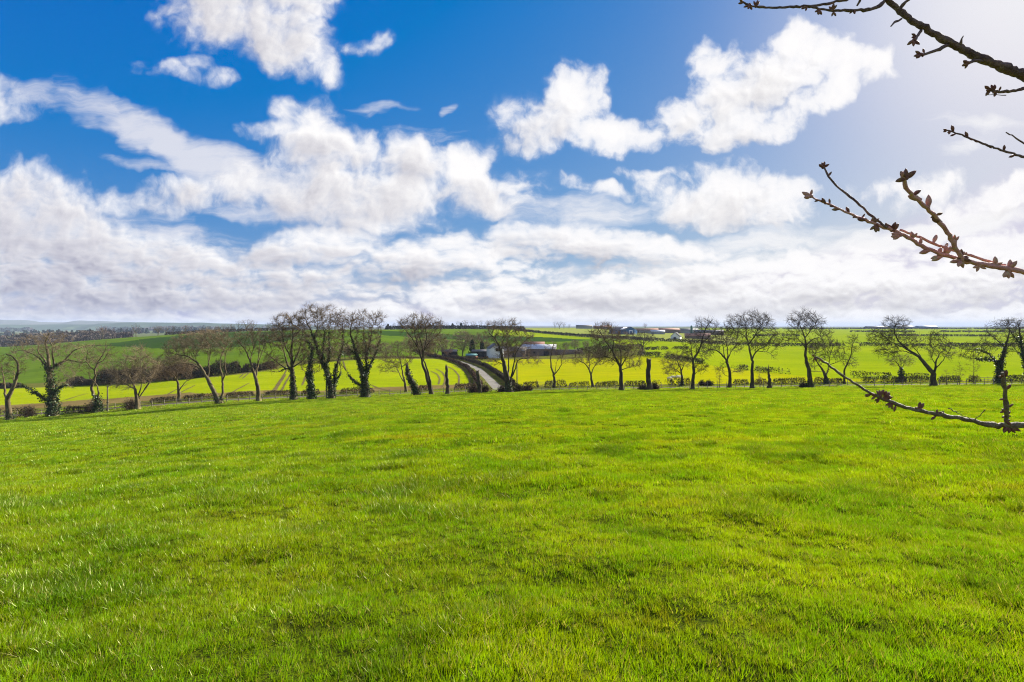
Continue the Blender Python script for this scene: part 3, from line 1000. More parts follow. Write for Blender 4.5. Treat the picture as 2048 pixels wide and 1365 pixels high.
def build_tree(name, label, y, limbs, crowns, n_att=420, bark='bark', twig='twig', ivy=None, per=3, ln=(.45, 1.1), seed=1, step=.45,
               group=None, pull=(0, 0, .12), reach=5.0, kill=.62, cat='tree', rt=.016, tip=.016, depth=.8, thick=.055, sink=.15, dense_=1.9, twiggy=1.5):
    """limbs: first is the trunk, each a list of (photo column, row) with a base and end width in photo pixels; crowns in photo pixels too.
    Converted to metres at the tree's own distance, each limb swung out in depth."""
    r = np.random.default_rng(seed * 7 + 3)
    k = y / F
    xb, rb = limbs[0][0][0]
    base = at(xb, y)
    L3 = []
    for i, (pts, w0, w1) in enumerate(limbs):
        q = np.array([((px - xb) * k, 0.0, (rb - row) * k) for px, row in pts])
        if i:
            run = np.linalg.norm(q - q[0], axis=1)
            q[:, 1] = (r.choice([-1, 1]) * r.uniform(.15, .5)) * run
        else:
            q[0, 2] -= sink
        L3.append((q, w0 * k / 2 * (1 if i == 0 else .62), w1 * k / 2 * (.6 if i == 0 else .42)))
    ce = [(((cx - xb) * k, 0.0, (rb - cy) * k), (rx * k, max(rx, ry) * k * depth, ry * k), rx * ry) for cx, cy, rx, ry in crowns]
    P, par, fl = grow(L3, ce, int(n_att * dense_), step, reach, kill, r, pull)
    rad, kids = radii(P, par, fl, tip)
    # buttress at the foot
    foot = P[:, 2] < .6
    rad = np.where(foot & (fl > .05), rad * (1.0 + .45 * np.clip((.6 - P[:, 2]) / .75, 0, 1)), rad)
    tk, th = tree_meshes(P, par, rad, kids, thick)
    tw = twigs(P, par, rad, kids, r, per * twiggy, ln, rt)
    root = empty(name, base)
    tag(root, label, cat, group)
    mesh_from('trunk', tk[0], split_faces(tk[1]), M[bark], root, smooth=True)
    cr = join([th, tw])
    if len(cr[0]):
        mesh_from('crown', cr[0], split_faces(cr[1]), M[twig], root)
    if ivy:
        lo, hi, n = ivy[:3]
        iv = ivy_on(P, par, rad, r, lo, hi, n, *(ivy[3:]))
        if iv:
            mesh_from('ivy', iv[0], iv[1], M['ivy'], root)
    return root

G_ROW = 'bare trees along the field edge'
ROW = [
 dict(label='gnarled two-forked bare tree at the far left end of the row', y=90, seed=1, n_att=200, per=2, ivy=(0, 1.6, 500),
      limbs=[([(20, 838), (18, 815), (14, 797), (20, 785), (30, 765), (37, 740), (36, 722), (24, 710), (12, 706)], 11, 4), ([(14, 800), (6, 788), (0, 765), (-8, 745), (-14, 730)], 8, 3),
             ([(30, 765), (22, 755), (18, 742)], 5, 2), ([(6, 835), (7, 815), (4, 790)], 8, 5)], crowns=[(25, 735, 24, 30), (-12, 740, 25, 30)]),
 dict(label='big spreading bare tree with thick ivy-clad trunk, open pale antler-like limbs', y=92, seed=2, n_att=430, bark='bark', twig='twig_pale', per=2, ivy=(0, 9.5, 5200, .13, .42),
      limbs=[([(107, 833), (106, 800), (103, 770), (98, 742), (97, 720), (94, 700), (90, 684), (98, 668)], 17, 4), ([(97, 742), (84, 728), (70, 716), (52, 708), (38, 706)], 8, 2.5),
             ([(94, 735), (76, 718), (62, 706), (58, 690), (48, 680), (37, 675)], 7, 2.5), ([(104, 742), (118, 728), (133, 720), (150, 726), (178, 726)], 8, 2.5),
             ([(104, 735), (110, 710), (116, 692), (110, 672)], 7, 2.5), ([(112, 738), (126, 722), (134, 704), (150, 694), (174, 692)], 7, 2),
             ([(112, 785), (128, 775), (145, 769), (166, 774)], 6, 2), ([(104, 812), (90, 798), (78, 786), (64, 773), (49, 769)], 9, 3), ([(62, 706), (48, 700), (34, 704)], 4, 2)],
      crowns=[(70, 700, 42, 30), (105, 690, 38, 26), (150, 712, 34, 30), (125, 750, 30, 22)]),
 dict(label='slim wavy bare tree with twin crossing stems rising from a dark bush', y=92, seed=3, n_att=230, twig='twig', per=2, ivy=(0, 3.2, 1500, .11, .55),
      limbs=[([(195, 827), (196, 805), (188, 792), (182, 778), (188, 764), (192, 752), (190, 740), (196, 725), (206, 712), (212, 698)], 8, 2.5),
             ([(193, 805), (201, 788), (203, 774), (196, 762), (191, 755)], 6, 4), ([(192, 745), (184, 735), (180, 722), (188, 705), (186, 692)], 4, 2), ([(197, 728), (212, 722), (226, 706)], 3.5, 1.5)],
      crowns=[(205, 712, 26, 22), (188, 735, 26, 22)]),
 dict(label='pale bushy many-stemmed bare tree with a fine rounded crown', y=92, seed=4, n_att=460, bark='bark', twig='twig_pale', per=3, ln=(.6, 1.5), reach=6,
      limbs=[([(275, 822), (274, 800), (270, 780), (262, 762), (255, 745)], 10, 2), ([(276, 805), (280, 780), (278, 755), (272, 730), (270, 705)], 5, 2), ([(276, 805), (286, 782), (292, 757), (302, 742)], 5, 2),
             ([(270, 785), (252, 765), (240, 752)], 4, 1.5), ([(286, 785), (298, 770), (314, 755)], 4, 1.5)],
      crowns=[(272, 712, 22, 22), (246, 742, 30, 22), (298, 740, 26, 26), (262, 768, 42, 14), (275, 730, 34, 22)]),
 dict(label='brown dense-crowned bare tree behind the rail fence with one bare right limb', y=106, seed=5, n_att=520, twig='twig', per=4,
      limbs=[([(358, 806), (358, 785), (355, 765), (345, 752), (330, 745)], 8, 2.5), ([(361, 786), (367, 776), (374, 767), (386, 761)], 4, 2), ([(355, 765), (358, 745), (355, 728)], 5, 2), ([(354, 765), (335, 762), (318, 755)], 4, 2)],
      crowns=[(340, 740, 40, 24), (365, 735, 28, 22), (322, 752, 25, 14)]),
 dict(label='large windswept bare tree with two leaning trunks and a pale fan-shaped crown', y=91, seed=6, n_att=800, twig='twig_pale', per=4, ivy=(0, 1.4, 500), reach=6,
      limbs=[([(440, 811), (432, 795), (424, 778), (414, 760), (404, 742), (392, 726), (375, 716), (350, 712)], 11, 3), ([(446, 811), (446, 792), (440, 770), (434, 752), (426, 740), (424, 722), (430, 700)], 10, 3),
             ([(414, 760), (410, 738), (404, 712), (398, 690)], 6, 2), ([(440, 768), (446, 750), (442, 735), (440, 712), (450, 692)], 6, 2), ([(404, 742), (388, 736), (368, 732), (345, 732)], 5, 2), ([(430, 750), (418, 728), (412, 700), (405, 680)], 5, 2)],
      crowns=[(395, 690, 50, 26), (430, 690, 38, 30), (360, 700, 34, 20), (345, 722, 28, 12), (420, 672, 40, 10)]),
 dict(label='tall slim vase-shaped bare tree right of the windswept two-trunk tree', y=92, seed=7, n_att=300, per=3,
      limbs=[([(517, 809), (516, 785), (512, 765), (506, 748), (500, 728), (492, 708), (482, 695), (474, 686)], 10, 2.5), ([(512, 765), (511, 740), (509, 715), (506, 690), (505, 668)], 6, 2), ([(508, 752), (513, 730), (518, 708), (520, 690)], 5, 2), ([(500, 728), (502, 705), (498, 680)], 4, 1.5)],
      crowns=[(495, 690, 26, 30), (512, 690, 18, 28), (480, 680, 15, 14)]),
 dict(label='broad bare tree with thick straight trunk, its crown bending left above the skyline', y=92, seed=8, n_att=820, per=4, ivy=(0, 6.0, 1500, .11, .2), reach=6, bark='bark_dark',
      limbs=[([(588, 804), (586, 778), (585, 752), (584, 732), (582, 705), (586, 680), (584, 655)], 13, 3), ([(583, 748), (570, 733), (562, 715), (554, 700), (546, 685), (536, 680)], 8, 2), ([(582, 742), (566, 744), (552, 750), (540, 748)], 5, 2),
             ([(586, 735), (594, 712), (598, 690), (600, 665)], 7, 2), ([(584, 725), (574, 700), (570, 676), (560, 655)], 6, 2), ([(590, 740), (602, 728), (612, 712)], 5, 2), ([(570, 735), (553, 725), (535, 710)], 5, 2)],
      crowns=[(578, 665, 42, 32), (550, 685, 28, 28), (595, 690, 22, 40), (545, 730, 24, 18), (575, 640, 28, 10)]),
 dict(label='ivy-wrapped narrow column of a tree with few short branches', y=91, seed=9, n_att=150, per=3, ivy=(0, 10.2, 4200, .12, .34), bark='bark_dark',
      limbs=[([(624, 802), (621, 775), (619, 748), (622, 722), (624, 702), (620, 690), (612, 684)], 10, 4), ([(619, 760), (608, 748), (598, 740)], 4, 1.5), ([(622, 745), (634, 748), (642, 742)], 3, 1.5)],
      crowns=[(612, 720, 18, 26), (634, 730, 16, 22)]),
 dict(label='tallest bare tree of the row, ivy-clad twin trunks under a high airy crown', y=91, seed=10, n_att=900, per=4, ivy=(0, 12.5, 4600, .12, .30, .9, .05), reach=6, bark='bark_dark',
      limbs=[([(664, 801), (660, 775), (654, 748), (645, 728), (636, 705), (628, 682), (620, 662), (612, 645)], 13, 3), ([(667, 800), (668, 770), (667, 745), (672, 722), (677, 700), (676, 672), (672, 650)], 12, 3),
             ([(645, 728), (650, 700), (654, 675), (652, 650), (650, 630)], 6, 2), ([(668, 765), (677, 755), (680, 742), (674, 728)], 4, 1.5), ([(628, 682), (634, 655), (632, 632)], 5, 2), ([(658, 740), (664, 705), (664, 670), (668, 640)], 6, 2)],
      crowns=[(622, 640, 32, 28), (655, 640, 26, 26), (678, 645, 18, 24), (655, 690, 34, 40), (620, 680, 16, 20)]),
 dict(label='stout ivy-clad bare tree with a flat-topped crown swept to the right', y=90, seed=11, n_att=900, per=4, ivy=(0, 10.5, 4800, .12, .28), reach=6, bark='bark_dark',
      limbs=[([(731, 797), (730, 775), (728, 755), (722, 738), (714, 715), (707, 690), (700, 668), (704, 645)], 16, 3), ([(732, 765), (733, 735), (730, 705), (724, 680), (722, 650)], 9, 3), ([(734, 758), (744, 728), (752, 704), (757, 682), (758, 662)], 8, 2.5),
             ([(726, 778), (712, 768), (702, 756), (697, 740), (686, 725)], 5, 1.5), ([(730, 715), (738, 690), (740, 660), (748, 640)], 6, 2), ([(712, 710), (700, 700), (692, 684)], 4, 1.5)],
      crowns=[(720, 650, 34, 26), (748, 648, 24, 20), (700, 655, 20, 26), (740, 690, 28, 34), (712, 700, 24, 24), (755, 634, 20, 7)]),
 dict(label='thin low bare tree with arching left limbs behind the leaning ivy stump', y=106, seed=12, n_att=260, per=3,
      limbs=[([(812, 786), (810, 768), (806, 752), (803, 735), (798, 715)], 6, 2), ([(810, 772), (800, 758), (792, 742), (780, 730), (766, 716)], 4, 1.5), ([(804, 738), (816, 728), (822, 715)], 3, 1.5)],
      crowns=[(785, 722, 30, 20), (808, 720, 22, 18), (772, 740, 20, 10)]),
 dict(label='twisting twin-stemmed bare tree with wide skyline crown above the willow scrub', y=91, seed=13, n_att=720, per=4, bark='bark_dark', twig='twig', reach=6,
      limbs=[([(863, 791), (861, 778), (855, 762), (852, 748), (846, 735), (843, 718), (838, 700), (832, 682), (828, 660)], 9, 2.5), ([(853, 783), (856, 765), (854, 740), (850, 720), (853, 700), (866, 684), (882, 672)], 8, 2.5),
             ([(846, 722), (848, 700), (842, 675), (840, 650)], 5, 2), ([(838, 700), (826, 680), (812, 660), (803, 648)], 5, 2), ([(853, 705), (856, 680), (852, 655)], 4, 2)],
      crowns=[(838, 655, 36, 26), (862, 660, 26, 28), (815, 655, 20, 20), (845, 695, 34, 24), (885, 675, 12, 12)]),
 dict(label='bare tree with forked leaning limbs standing over the mouth of the farm track', y=90, seed=14, n_att=850, per=4, bark='bark_dark', reach=6, ivy=(0, 2.2, 500),
      limbs=[([(1018, 788), (1017, 775), (1014, 760), (1009, 738), (1004, 715), (998, 695), (990, 680), (978, 668)], 15, 2.5), ([(1020, 772), (1026, 755), (1032, 738), (1034, 724), (1046, 718), (1066, 716)], 7, 2), ([(1016, 765), (1018, 740), (1018, 715), (1012, 690), (1012, 665)], 6, 2),
             ([(1024, 758), (1028, 732), (1032, 708), (1044, 690), (1058, 678)], 6, 2), ([(1008, 735), (996, 728), (985, 722)], 3.5, 1.5), ([(1002, 705), (1006, 685), (1018, 668)], 4, 1.5)],
      crowns=[(995, 668, 30, 24), (1022, 668, 28, 26), (1050, 685, 26, 22), (1020, 700, 34, 18), (1062, 722, 26, 10), (990, 726, 16, 10)]),
 dict(label='small Y-forked bare tree behind the gate, in front of the long barn', y=106, seed=15, n_att=230, per=2, bark='bark_dark',
      limbs=[([(1109, 772), (1109, 758), (1107, 745), (1102, 730), (1101, 712), (1104, 695), (1108, 684)], 6, 1.6), ([(1108, 746), (1116, 736), (1122, 726), (1122, 712), (1128, 696)], 4, 1.5), ([(1110, 742), (1112, 726), (1116, 714)], 3, 1.3)],
      crowns=[(1105, 695, 18, 16), (1125, 700, 16, 18), (1130, 715, 12, 10)]),
 dict(label='little spreading bare tree on the hedge between two larger ones, yellow meadow behind', y=105, seed=16, n_att=330, per=3, bark='bark_dark',
      limbs=[([(1186, 774), (1184, 762), (1182, 748), (1177, 735), (1168, 725), (1155, 718)], 6, 1.6), ([(1182, 750), (1188, 737), (1196, 724), (1204, 712)], 4, 1.5), ([(1179, 738), (1180, 722), (1176, 708)], 3, 1.3)],
      crowns=[(1165, 715, 26, 18), (1195, 712, 24, 22), (1180, 706, 20, 14)]),
 dict(label='bare tree with dense left-leaning crown and plain straight trunk, beside the tall dead stump', y=91, seed=17, n_att=950, per=4, bark='bark_dark', reach=6,
      limbs=[([(1243, 782), (1243, 765), (1242, 748), (1240, 734), (1232, 718), (1224, 702), (1214, 688), (1204, 672), (1196, 660)], 9.5, 2.5), ([(1241, 738), (1243, 718), (1242, 698), (1240, 676)], 6, 2), ([(1242, 738), (1252, 722), (1262, 704), (1272, 694)], 5, 2),
             ([(1236, 728), (1222, 718), (1205, 712), (1188, 710)], 5, 1.5), ([(1226, 704), (1226, 684), (1220, 664)], 4, 1.5), ([(1243, 744), (1256, 736), (1270, 734)], 3.5, 1.3)],
      crowns=[(1210, 672, 34, 26), (1238, 690, 32, 26), (1200, 702, 34, 18), (1262, 708, 24, 24), (1268, 732, 20, 9), (1222, 715, 36, 16)]),
 dict(label='low round bare tree behind the sheep hedge, left of the S-curved tree', y=105, seed=18, n_att=380, per=3, twig='twig', bark='bark_dark', ivy=(0, 1.3, 400),
      limbs=[([(1364, 770), (1364, 752), (1362, 738), (1356, 722), (1350, 708)], 6, 1.6), ([(1363, 742), (1370, 726), (1376, 714)], 4, 1.5), ([(1362, 744), (1350, 736), (1338, 730)], 3.5, 1.5)],
      crowns=[(1345, 720, 24, 22), (1370, 715, 20, 20), (1340, 738, 18, 12)]),
 dict(label='S-curved dark bare tree leaning right with an airy top above the skyline', y=91, seed=19, n_att=560, per=3, twig='twig_dark', bark='bark_dark', reach=6,
      limbs=[([(1385, 778), (1386, 760), (1388, 745), (1387, 730), (1386, 718), (1394, 706), (1402, 690), (1406, 672), (1412, 655), (1422, 642)], 8, 2), ([(1386, 722), (1384, 705), (1384, 688), (1378, 672)], 5, 1.8), ([(1402, 690), (1412, 678), (1424, 665), (1432, 650)], 4, 1.5), ([(1388, 748), (1396, 740), (1404, 738)], 3, 1.3)],
      crowns=[(1412, 652, 26, 18), (1388, 690, 24, 22), (1412, 690, 18, 22), (1380, 710, 20, 14), (1402, 735, 18, 12)]),
 dict(label='dark bare tree bending left with drooping outer limbs', y=97, seed=20, n_att=560, per=3, twig='twig_dark', bark='bark_dark', reach=6,
      limbs=[([(1459, 775), (1460, 760), (1459, 742), (1455, 728), (1450, 716), (1442, 706), (1432, 700), (1418, 697), (1405, 706)], 8, 2), ([(1456, 728), (1459, 712), (1462, 695), (1458, 675), (1456, 662)], 5, 1.8), ([(1448, 714), (1444, 695), (1438, 678)], 4, 1.5), ([(1458, 718), (1468, 700), (1478, 690)], 4, 1.5), ([(1459, 752), (1452, 750), (1449, 748)], 3, 1.5)],
      crowns=[(1450, 672, 34, 18), (1425, 690, 26, 18), (1472, 685, 18, 22), (1410, 708, 14, 14), (1440, 738, 14, 8), (1474, 742, 14, 8)]),
 dict(label='tall dark bare tree with wide domed crown and one long low right limb', y=91, seed=21, n_att=950, per=3, twig='twig_dark', bark='bark_dark', reach=6,
      limbs=[([(1504, 777), (1505, 760), (1504, 742), (1505, 722), (1500, 705), (1498, 690), (1494, 676), (1484, 668), (1470, 662)], 8.5, 2), ([(1505, 718), (1514, 706), (1526, 698), (1540, 694), (1556, 680), (1572, 664)], 5, 1.8), ([(1498, 690), (1506, 672), (1510, 655), (1520, 640)], 5, 1.8), ([(1496, 680), (1488, 660), (1484, 645)], 4, 1.5), ([(1526, 698), (1538, 704), (1543, 716)], 2.5, 1.2), ([(1506, 668), (1524, 660), (1538, 648)], 3.5, 1.5)],
      crowns=[(1505, 646, 42, 24), (1472, 652, 26, 22), (1530, 655, 22, 22), (1556, 680, 22, 18), (1512, 685, 26, 16)]),
 dict(label='tall dark round-crowned bare tree, next right of the pointed snag', y=90, seed=22, n_att=950, per=3, twig='twig_dark', bark='bark_dark', reach=6, ivy=(0, 1.2, 300),
      limbs=[([(1621, 777), (1620, 760), (1618, 742), (1613, 724), (1610, 710), (1612, 694), (1610, 678), (1604, 660), (1598, 648)], 11, 2.2), ([(1611, 700), (1603, 692), (1596, 684), (1584, 686)], 4.5, 1.5), ([(1612, 692), (1622, 680), (1636, 674), (1650, 668)], 5, 1.6), ([(1610, 678), (1620, 660), (1628, 645)], 4, 1.5), ([(1616, 745), (1630, 744), (1646, 742)], 3.5, 1.5), ([(1614, 740), (1608, 732), (1606, 726)], 3, 1.5)],
      crowns=[(1608, 646, 32, 26), (1630, 650, 20, 22), (1650, 672, 16, 16), (1585, 672, 16, 18), (1625, 690, 24, 14)]),
 dict(label='bushy bare tree just behind the tall round-crowned one, stem forking in a V', y=106, seed=23, n_att=430, per=3, twig='twig_dark', bark='bark_dark', ivy=(0, 1.5, 300),
      limbs=[([(1654, 769), (1652, 755), (1646, 742), (1636, 728), (1628, 715)], 9, 2), ([(1653, 752), (1660, 740), (1664, 722), (1670, 706)], 5, 1.6), ([(1662, 730), (1674, 724), (1682, 718)], 3, 1.3)],
      crowns=[(1640, 705, 24, 20), (1668, 700, 22, 22), (1630, 725, 16, 14), (1655, 690, 22, 14)]),
 dict(label='slender bare tree curving up to the right, beside the V-forked one', y=106, seed=24, n_att=230, per=2, twig='twig_dark', bark='bark_dark',
      limbs=[([(1689, 767), (1688, 750), (1690, 735), (1697, 722), (1702, 708), (1704, 690), (1712, 676)], 4.5, 1.4), ([(1697, 722), (1708, 712), (1714, 704)], 2.5, 1.2)],
      crowns=[(1706, 688, 14, 20), (1695, 720, 16, 14), (1702, 728, 12, 8)]),
 dict(label='short pollarded bare tree with ivy-thick trunk at the meadow corner', y=112, seed=25, n_att=230, per=3, twig='twig', ivy=(0, 2.8, 1500, .12, .4),
      limbs=[([(1803, 765), (1803, 752), (1802, 740), (1796, 730), (1788, 722)], 7, 1.5), ([(1802, 742), (1810, 730), (1816, 720)], 3, 1.3), ([(1802, 742), (1803, 728), (1800, 716)], 3, 1.3)],
      crowns=[(1790, 726, 16, 12), (1812, 725, 16, 12), (1802, 718, 16, 8)]),
 dict(label='heavy bare tree with one great limb thrown far out to the left', y=91, seed=26, n_att=1050, per=3, twig='twig_dark', bark='bark_dark', reach=6.5,
      limbs=[([(1867, 773), (1867, 758), (1866, 746), (1856, 736), (1845, 722), (1836, 712), (1822, 704), (1806, 692), (1795, 680), (1788, 662), (1794, 645)], 11, 2), ([(1867, 748), (1868, 736), (1864, 724), (1868, 708), (1876, 695)], 8, 2), ([(1869, 736), (1880, 722), (1888, 706), (1892, 690)], 4, 1.5),
             ([(1836, 712), (1815, 706), (1795, 700), (1775, 706)], 5, 1.6), ([(1822, 704), (1800, 694), (1775, 684), (1755, 672), (1742, 662)], 5, 1.6), ([(1845, 722), (1842, 710), (1830, 690), (1822, 672)], 4, 1.5), ([(1862, 728), (1856, 714), (1858, 700)], 3, 1.3)],
      crowns=[(1792, 650, 26, 18), (1765, 675, 30, 16), (1775, 702, 26, 14), (1815, 680, 24, 18), (1872, 690, 26, 26), (1895, 705, 18, 16)]),
 dict(label='ivy-covered bare tree near the right end with long thin boughs reaching left', y=99, seed=27, n_att=560, per=2, twig='twig_dark', bark='bark_dark', ivy=(0, 8.0, 3200, .12, .34), reach=6,
      limbs=[([(2000, 770), (1999, 750), (2000, 732), (2006, 715), (2012, 695), (2016, 675), (2020, 655)], 11, 2.5), ([(1999, 740), (1994, 722), (1988, 710), (1970, 702), (1950, 702), (1932, 694)], 5, 1.5), ([(1998, 726), (1976, 722), (1952, 720), (1930, 714)], 3.5, 1.3), ([(2012, 695), (2000, 680), (1990, 665), (1992, 655)], 4, 1.5)],
      crowns=[(2010, 655, 26, 16), (1955, 698, 34, 14), (1990, 680, 24, 16), (1945, 716, 26, 8), (2030, 680, 18, 20)]),
 dict(label='tall ivy-dark tree half cut off by the right edge of the photo', y=93, seed=28, n_att=520, per=2, twig='twig_dark', bark='bark_dark', ivy=(0, 9.5, 3200, .12, .3), reach=6,
      limbs=[([(2062, 771), (2058, 750), (2052, 730), (2046, 708), (2042, 688), (2040, 668), (2036, 650)], 11, 2.5), ([(2048, 712), (2034, 706), (2020, 704)], 4, 1.4), ([(2042, 688), (2030, 672), (2022, 652), (2026, 640)], 4, 1.5), ([(2050, 720), (2064, 700), (2080, 680)], 5, 2)],
      crowns=[(2030, 656, 24, 18), (2060, 670, 28, 28), (2022, 700, 16, 12), (2080, 690, 24, 24)]),
]
for d in ROW:
    build_tree('bare_tree', group=G_ROW, **d)

# ---- dead stumps and snags
def stump(label, y, pts, widths, seed, ivy=0, jag=.5, pointed=False, mat='bark_dark', stubs=()):
    r = np.random.default_rng(seed)
    k = y / F
    xb, rb = pts[0]
    q = np.array([((px - xb) * k, 0, (rb - row) * k) for px, row in pts])
    q[0, 2] -= .2
    L_ = np.concatenate([[0], np.cumsum(np.linalg.norm(np.diff(q, axis=0), axis=1))])
    n = 14
    s = np.linspace(0, L_[-1], n)
    P = np.stack([np.interp(s, L_, q[:, j]) for j in range(3)], -1)
    P[1:-1, :2] += r.normal(0, .05, (n - 2, 2))
    w = np.interp(s, L_, widths) * k / 2
    w = w * (1 + r.uniform(-.12, .16, n))
    w[0] *= 1.35
    sides = 10
    vs, f = sweep(P, w, sides, cap=True, rough=.10, r=r)
    top = np.arange((n - 1) * sides, n * sides)
    vs[top, 2] += r.uniform(-.1, jag, sides)
    vs[-1, 2] = vs[top, 2].max() + .9 if pointed else vs[top, 2].min() - .25
    root = empty('tree_stump', at(xb, y))
    tag(root, label, 'tree stump', 'dead stumps along the field edge')
    mesh_from('trunk', vs, split_faces(f), M[mat], root)
    for (hh, dx, dz, wd) in stubs:
        b = P[int(hh * (n - 1))]
        st = sweep([b, b + np.array([dx * .5, -.1, dz * .6]), b + np.array([dx, -.1, dz])], [wd, wd * .8, wd * .5], 6)
        mesh_from('stub_limb', st[0], split_faces(st[1]), M[mat], root, smooth=True)
    if ivy:
        par = np.arange(-1, n - 1)
        iv = ivy_on(P, par, w, r, 0, P[-1, 2] + .3, ivy, .11, .3)
        mesh_from('ivy', iv[0], iv[1], M['ivy'], root)

stump('broken ivy-covered trunk leaning left, beside the thin low bare tree', 90, [(834, 794), (829, 780), (821, 765), (815, 748), (814, 734)], [12, 10, 9, 8, 4], 31, ivy=1500)
stump('slim straight dead stump with a small side stub, beside the russet hedge', 90, [(895, 790), (895, 770), (893, 752), (893, 735)], [9, 7, 5.5, 5], 32, stubs=[(.72, -.25, .1, .13)])
stump('dead stump bending left at its top, among reddish bushes at the track mouth', 90, [(960, 788), (959, 772), (957, 758), (955, 746)], [10, 7, 6, 6], 33, stubs=[(.78, -.5, .35, .13)])
stump('tall thick flat-topped dead stump, ragged on its left, before the yellow meadow', 91, [(1298, 782), (1297, 765), (1296, 748), (1297, 735), (1298, 720)], [12, 9.5, 9, 8.5, 9], 34, jag=.2, stubs=[(.5, -.45, .25, .2), (.66, -.42, .3, .17), (.35, -.42, .2, .18)])
stump('short pointed dark snag splintered at the tip, between two tall bare trees', 91, [(1539, 778), (1539, 765), (1538, 755), (1537, 745)], [9, 6.5, 5, 3], 35, jag=.6, pointed=True)

# ---- young planted trees by the lane
def sapling(label, px, row, top, y, seed, spread=8, red=True):
    return build_tree('young_tree', label, y, [([(px, row), (px + 1, (row + top) / 2), (px, top)], 1.6, .5)], [(px, (row * .45 + top * .55), spread, (row - top) * .42)],
                      n_att=70, per=2, ln=(.3, .7), step=.35, reach=3, kill=.5, twig='twig_red' if red else 'twig', bark='bark', seed=seed, group='young trees beside the lane', cat='young tree', rt=.009, tip=.009, thick=.03)
sapling('thin upright young tree between the domed bare tree and the pointed snag', 1519, 776, 738, 95, 61, 5)
sapling('rusty-leaved young tree by the fence right of the S-curved tree', 1438, 777, 740, 95, 62, 6)
sapling('reddish young tree with low bushy twigs near the great-limbed tree', 1892, 771, 740, 96, 63, 7)
sapling('wispy tall young tree standing right of the great-limbed tree', 1919, 771, 728, 97, 64, 7, False)
sapling('straight spire-like young tree with rusty base, left of the ivy-covered tree', 1947, 771, 716, 97, 65, 8)

# ---- utility poles
M['pole'] = varied('pole_timber', (.10, .085, .065), (.16, .14, .10), 3, .9)
def pole(label, px, y, row_top, row_base, arm=False):
    h = (row_base - row_top) / F * y
    root = empty('utility_pole', at(px, y))
    tag(root, label, 'pole', 'timber poles beside the lane')
    v, f = sweep([(0, 0, -.3), (0, 0, h * .5), (0, 0, h)], [.13, .11, .09], 8)
    mesh_from('pole', v, split_faces(f), M['pole'], root, smooth=True)
    if arm:
        v, f = sweep([(0, -.1, h * .36), (.1, -.2, h * .36), (.32, -.2, h * .38)], [.13, .15, .12], 6)
        mesh_from('transformer_box', v, split_faces(f), M['pole'], root)
    v, f = sweep([(-.35, 0, h * .97), (.35, 0, h * .97)], [.05, .05], 6)
    mesh_from('cross_arm', v, split_faces(f), M['pole'], root)
pole('timber pole with a small box halfway up, left of the pale bushy tree', 215, 93, 775, 826, True)
pole('thin dark pole tight against the left trunk of the tallest tree', 653, 92, 752, 801)
pole('tall thin timber pole right of the farm track mouth', 1034, 104, 726, 780)

# ------------------------------------------------------------------ hedges and scrub
M['hedge_brown'] = varied('hedge_twigs_brown', (.050, .035, .020), (.085, .060, .034), .5, .9)
M['hedge_green'] = varied('hedge_leaf_dark', (.016, .030, .007), (.036, .052, .010), .5, .8)
M['hedge_red'] = varied('beech_leaf_russet', (.140, .056, .030), (.200, .090, .046), .5, .8)
M['scrub'] = varied('scrub_twigs', (.130, .090, .058), (.190, .140, .090), .12, .9)
M['gorse'] = varied('scrub_leaf', (.060, .050, .022), (.100, .080, .032), .2, .9)

def strip_points(pts):
    """pts: (photo column, metres) pairs -> world XY polyline"""
    return np.array([((px - F) / F * y, y) for px, y in pts])

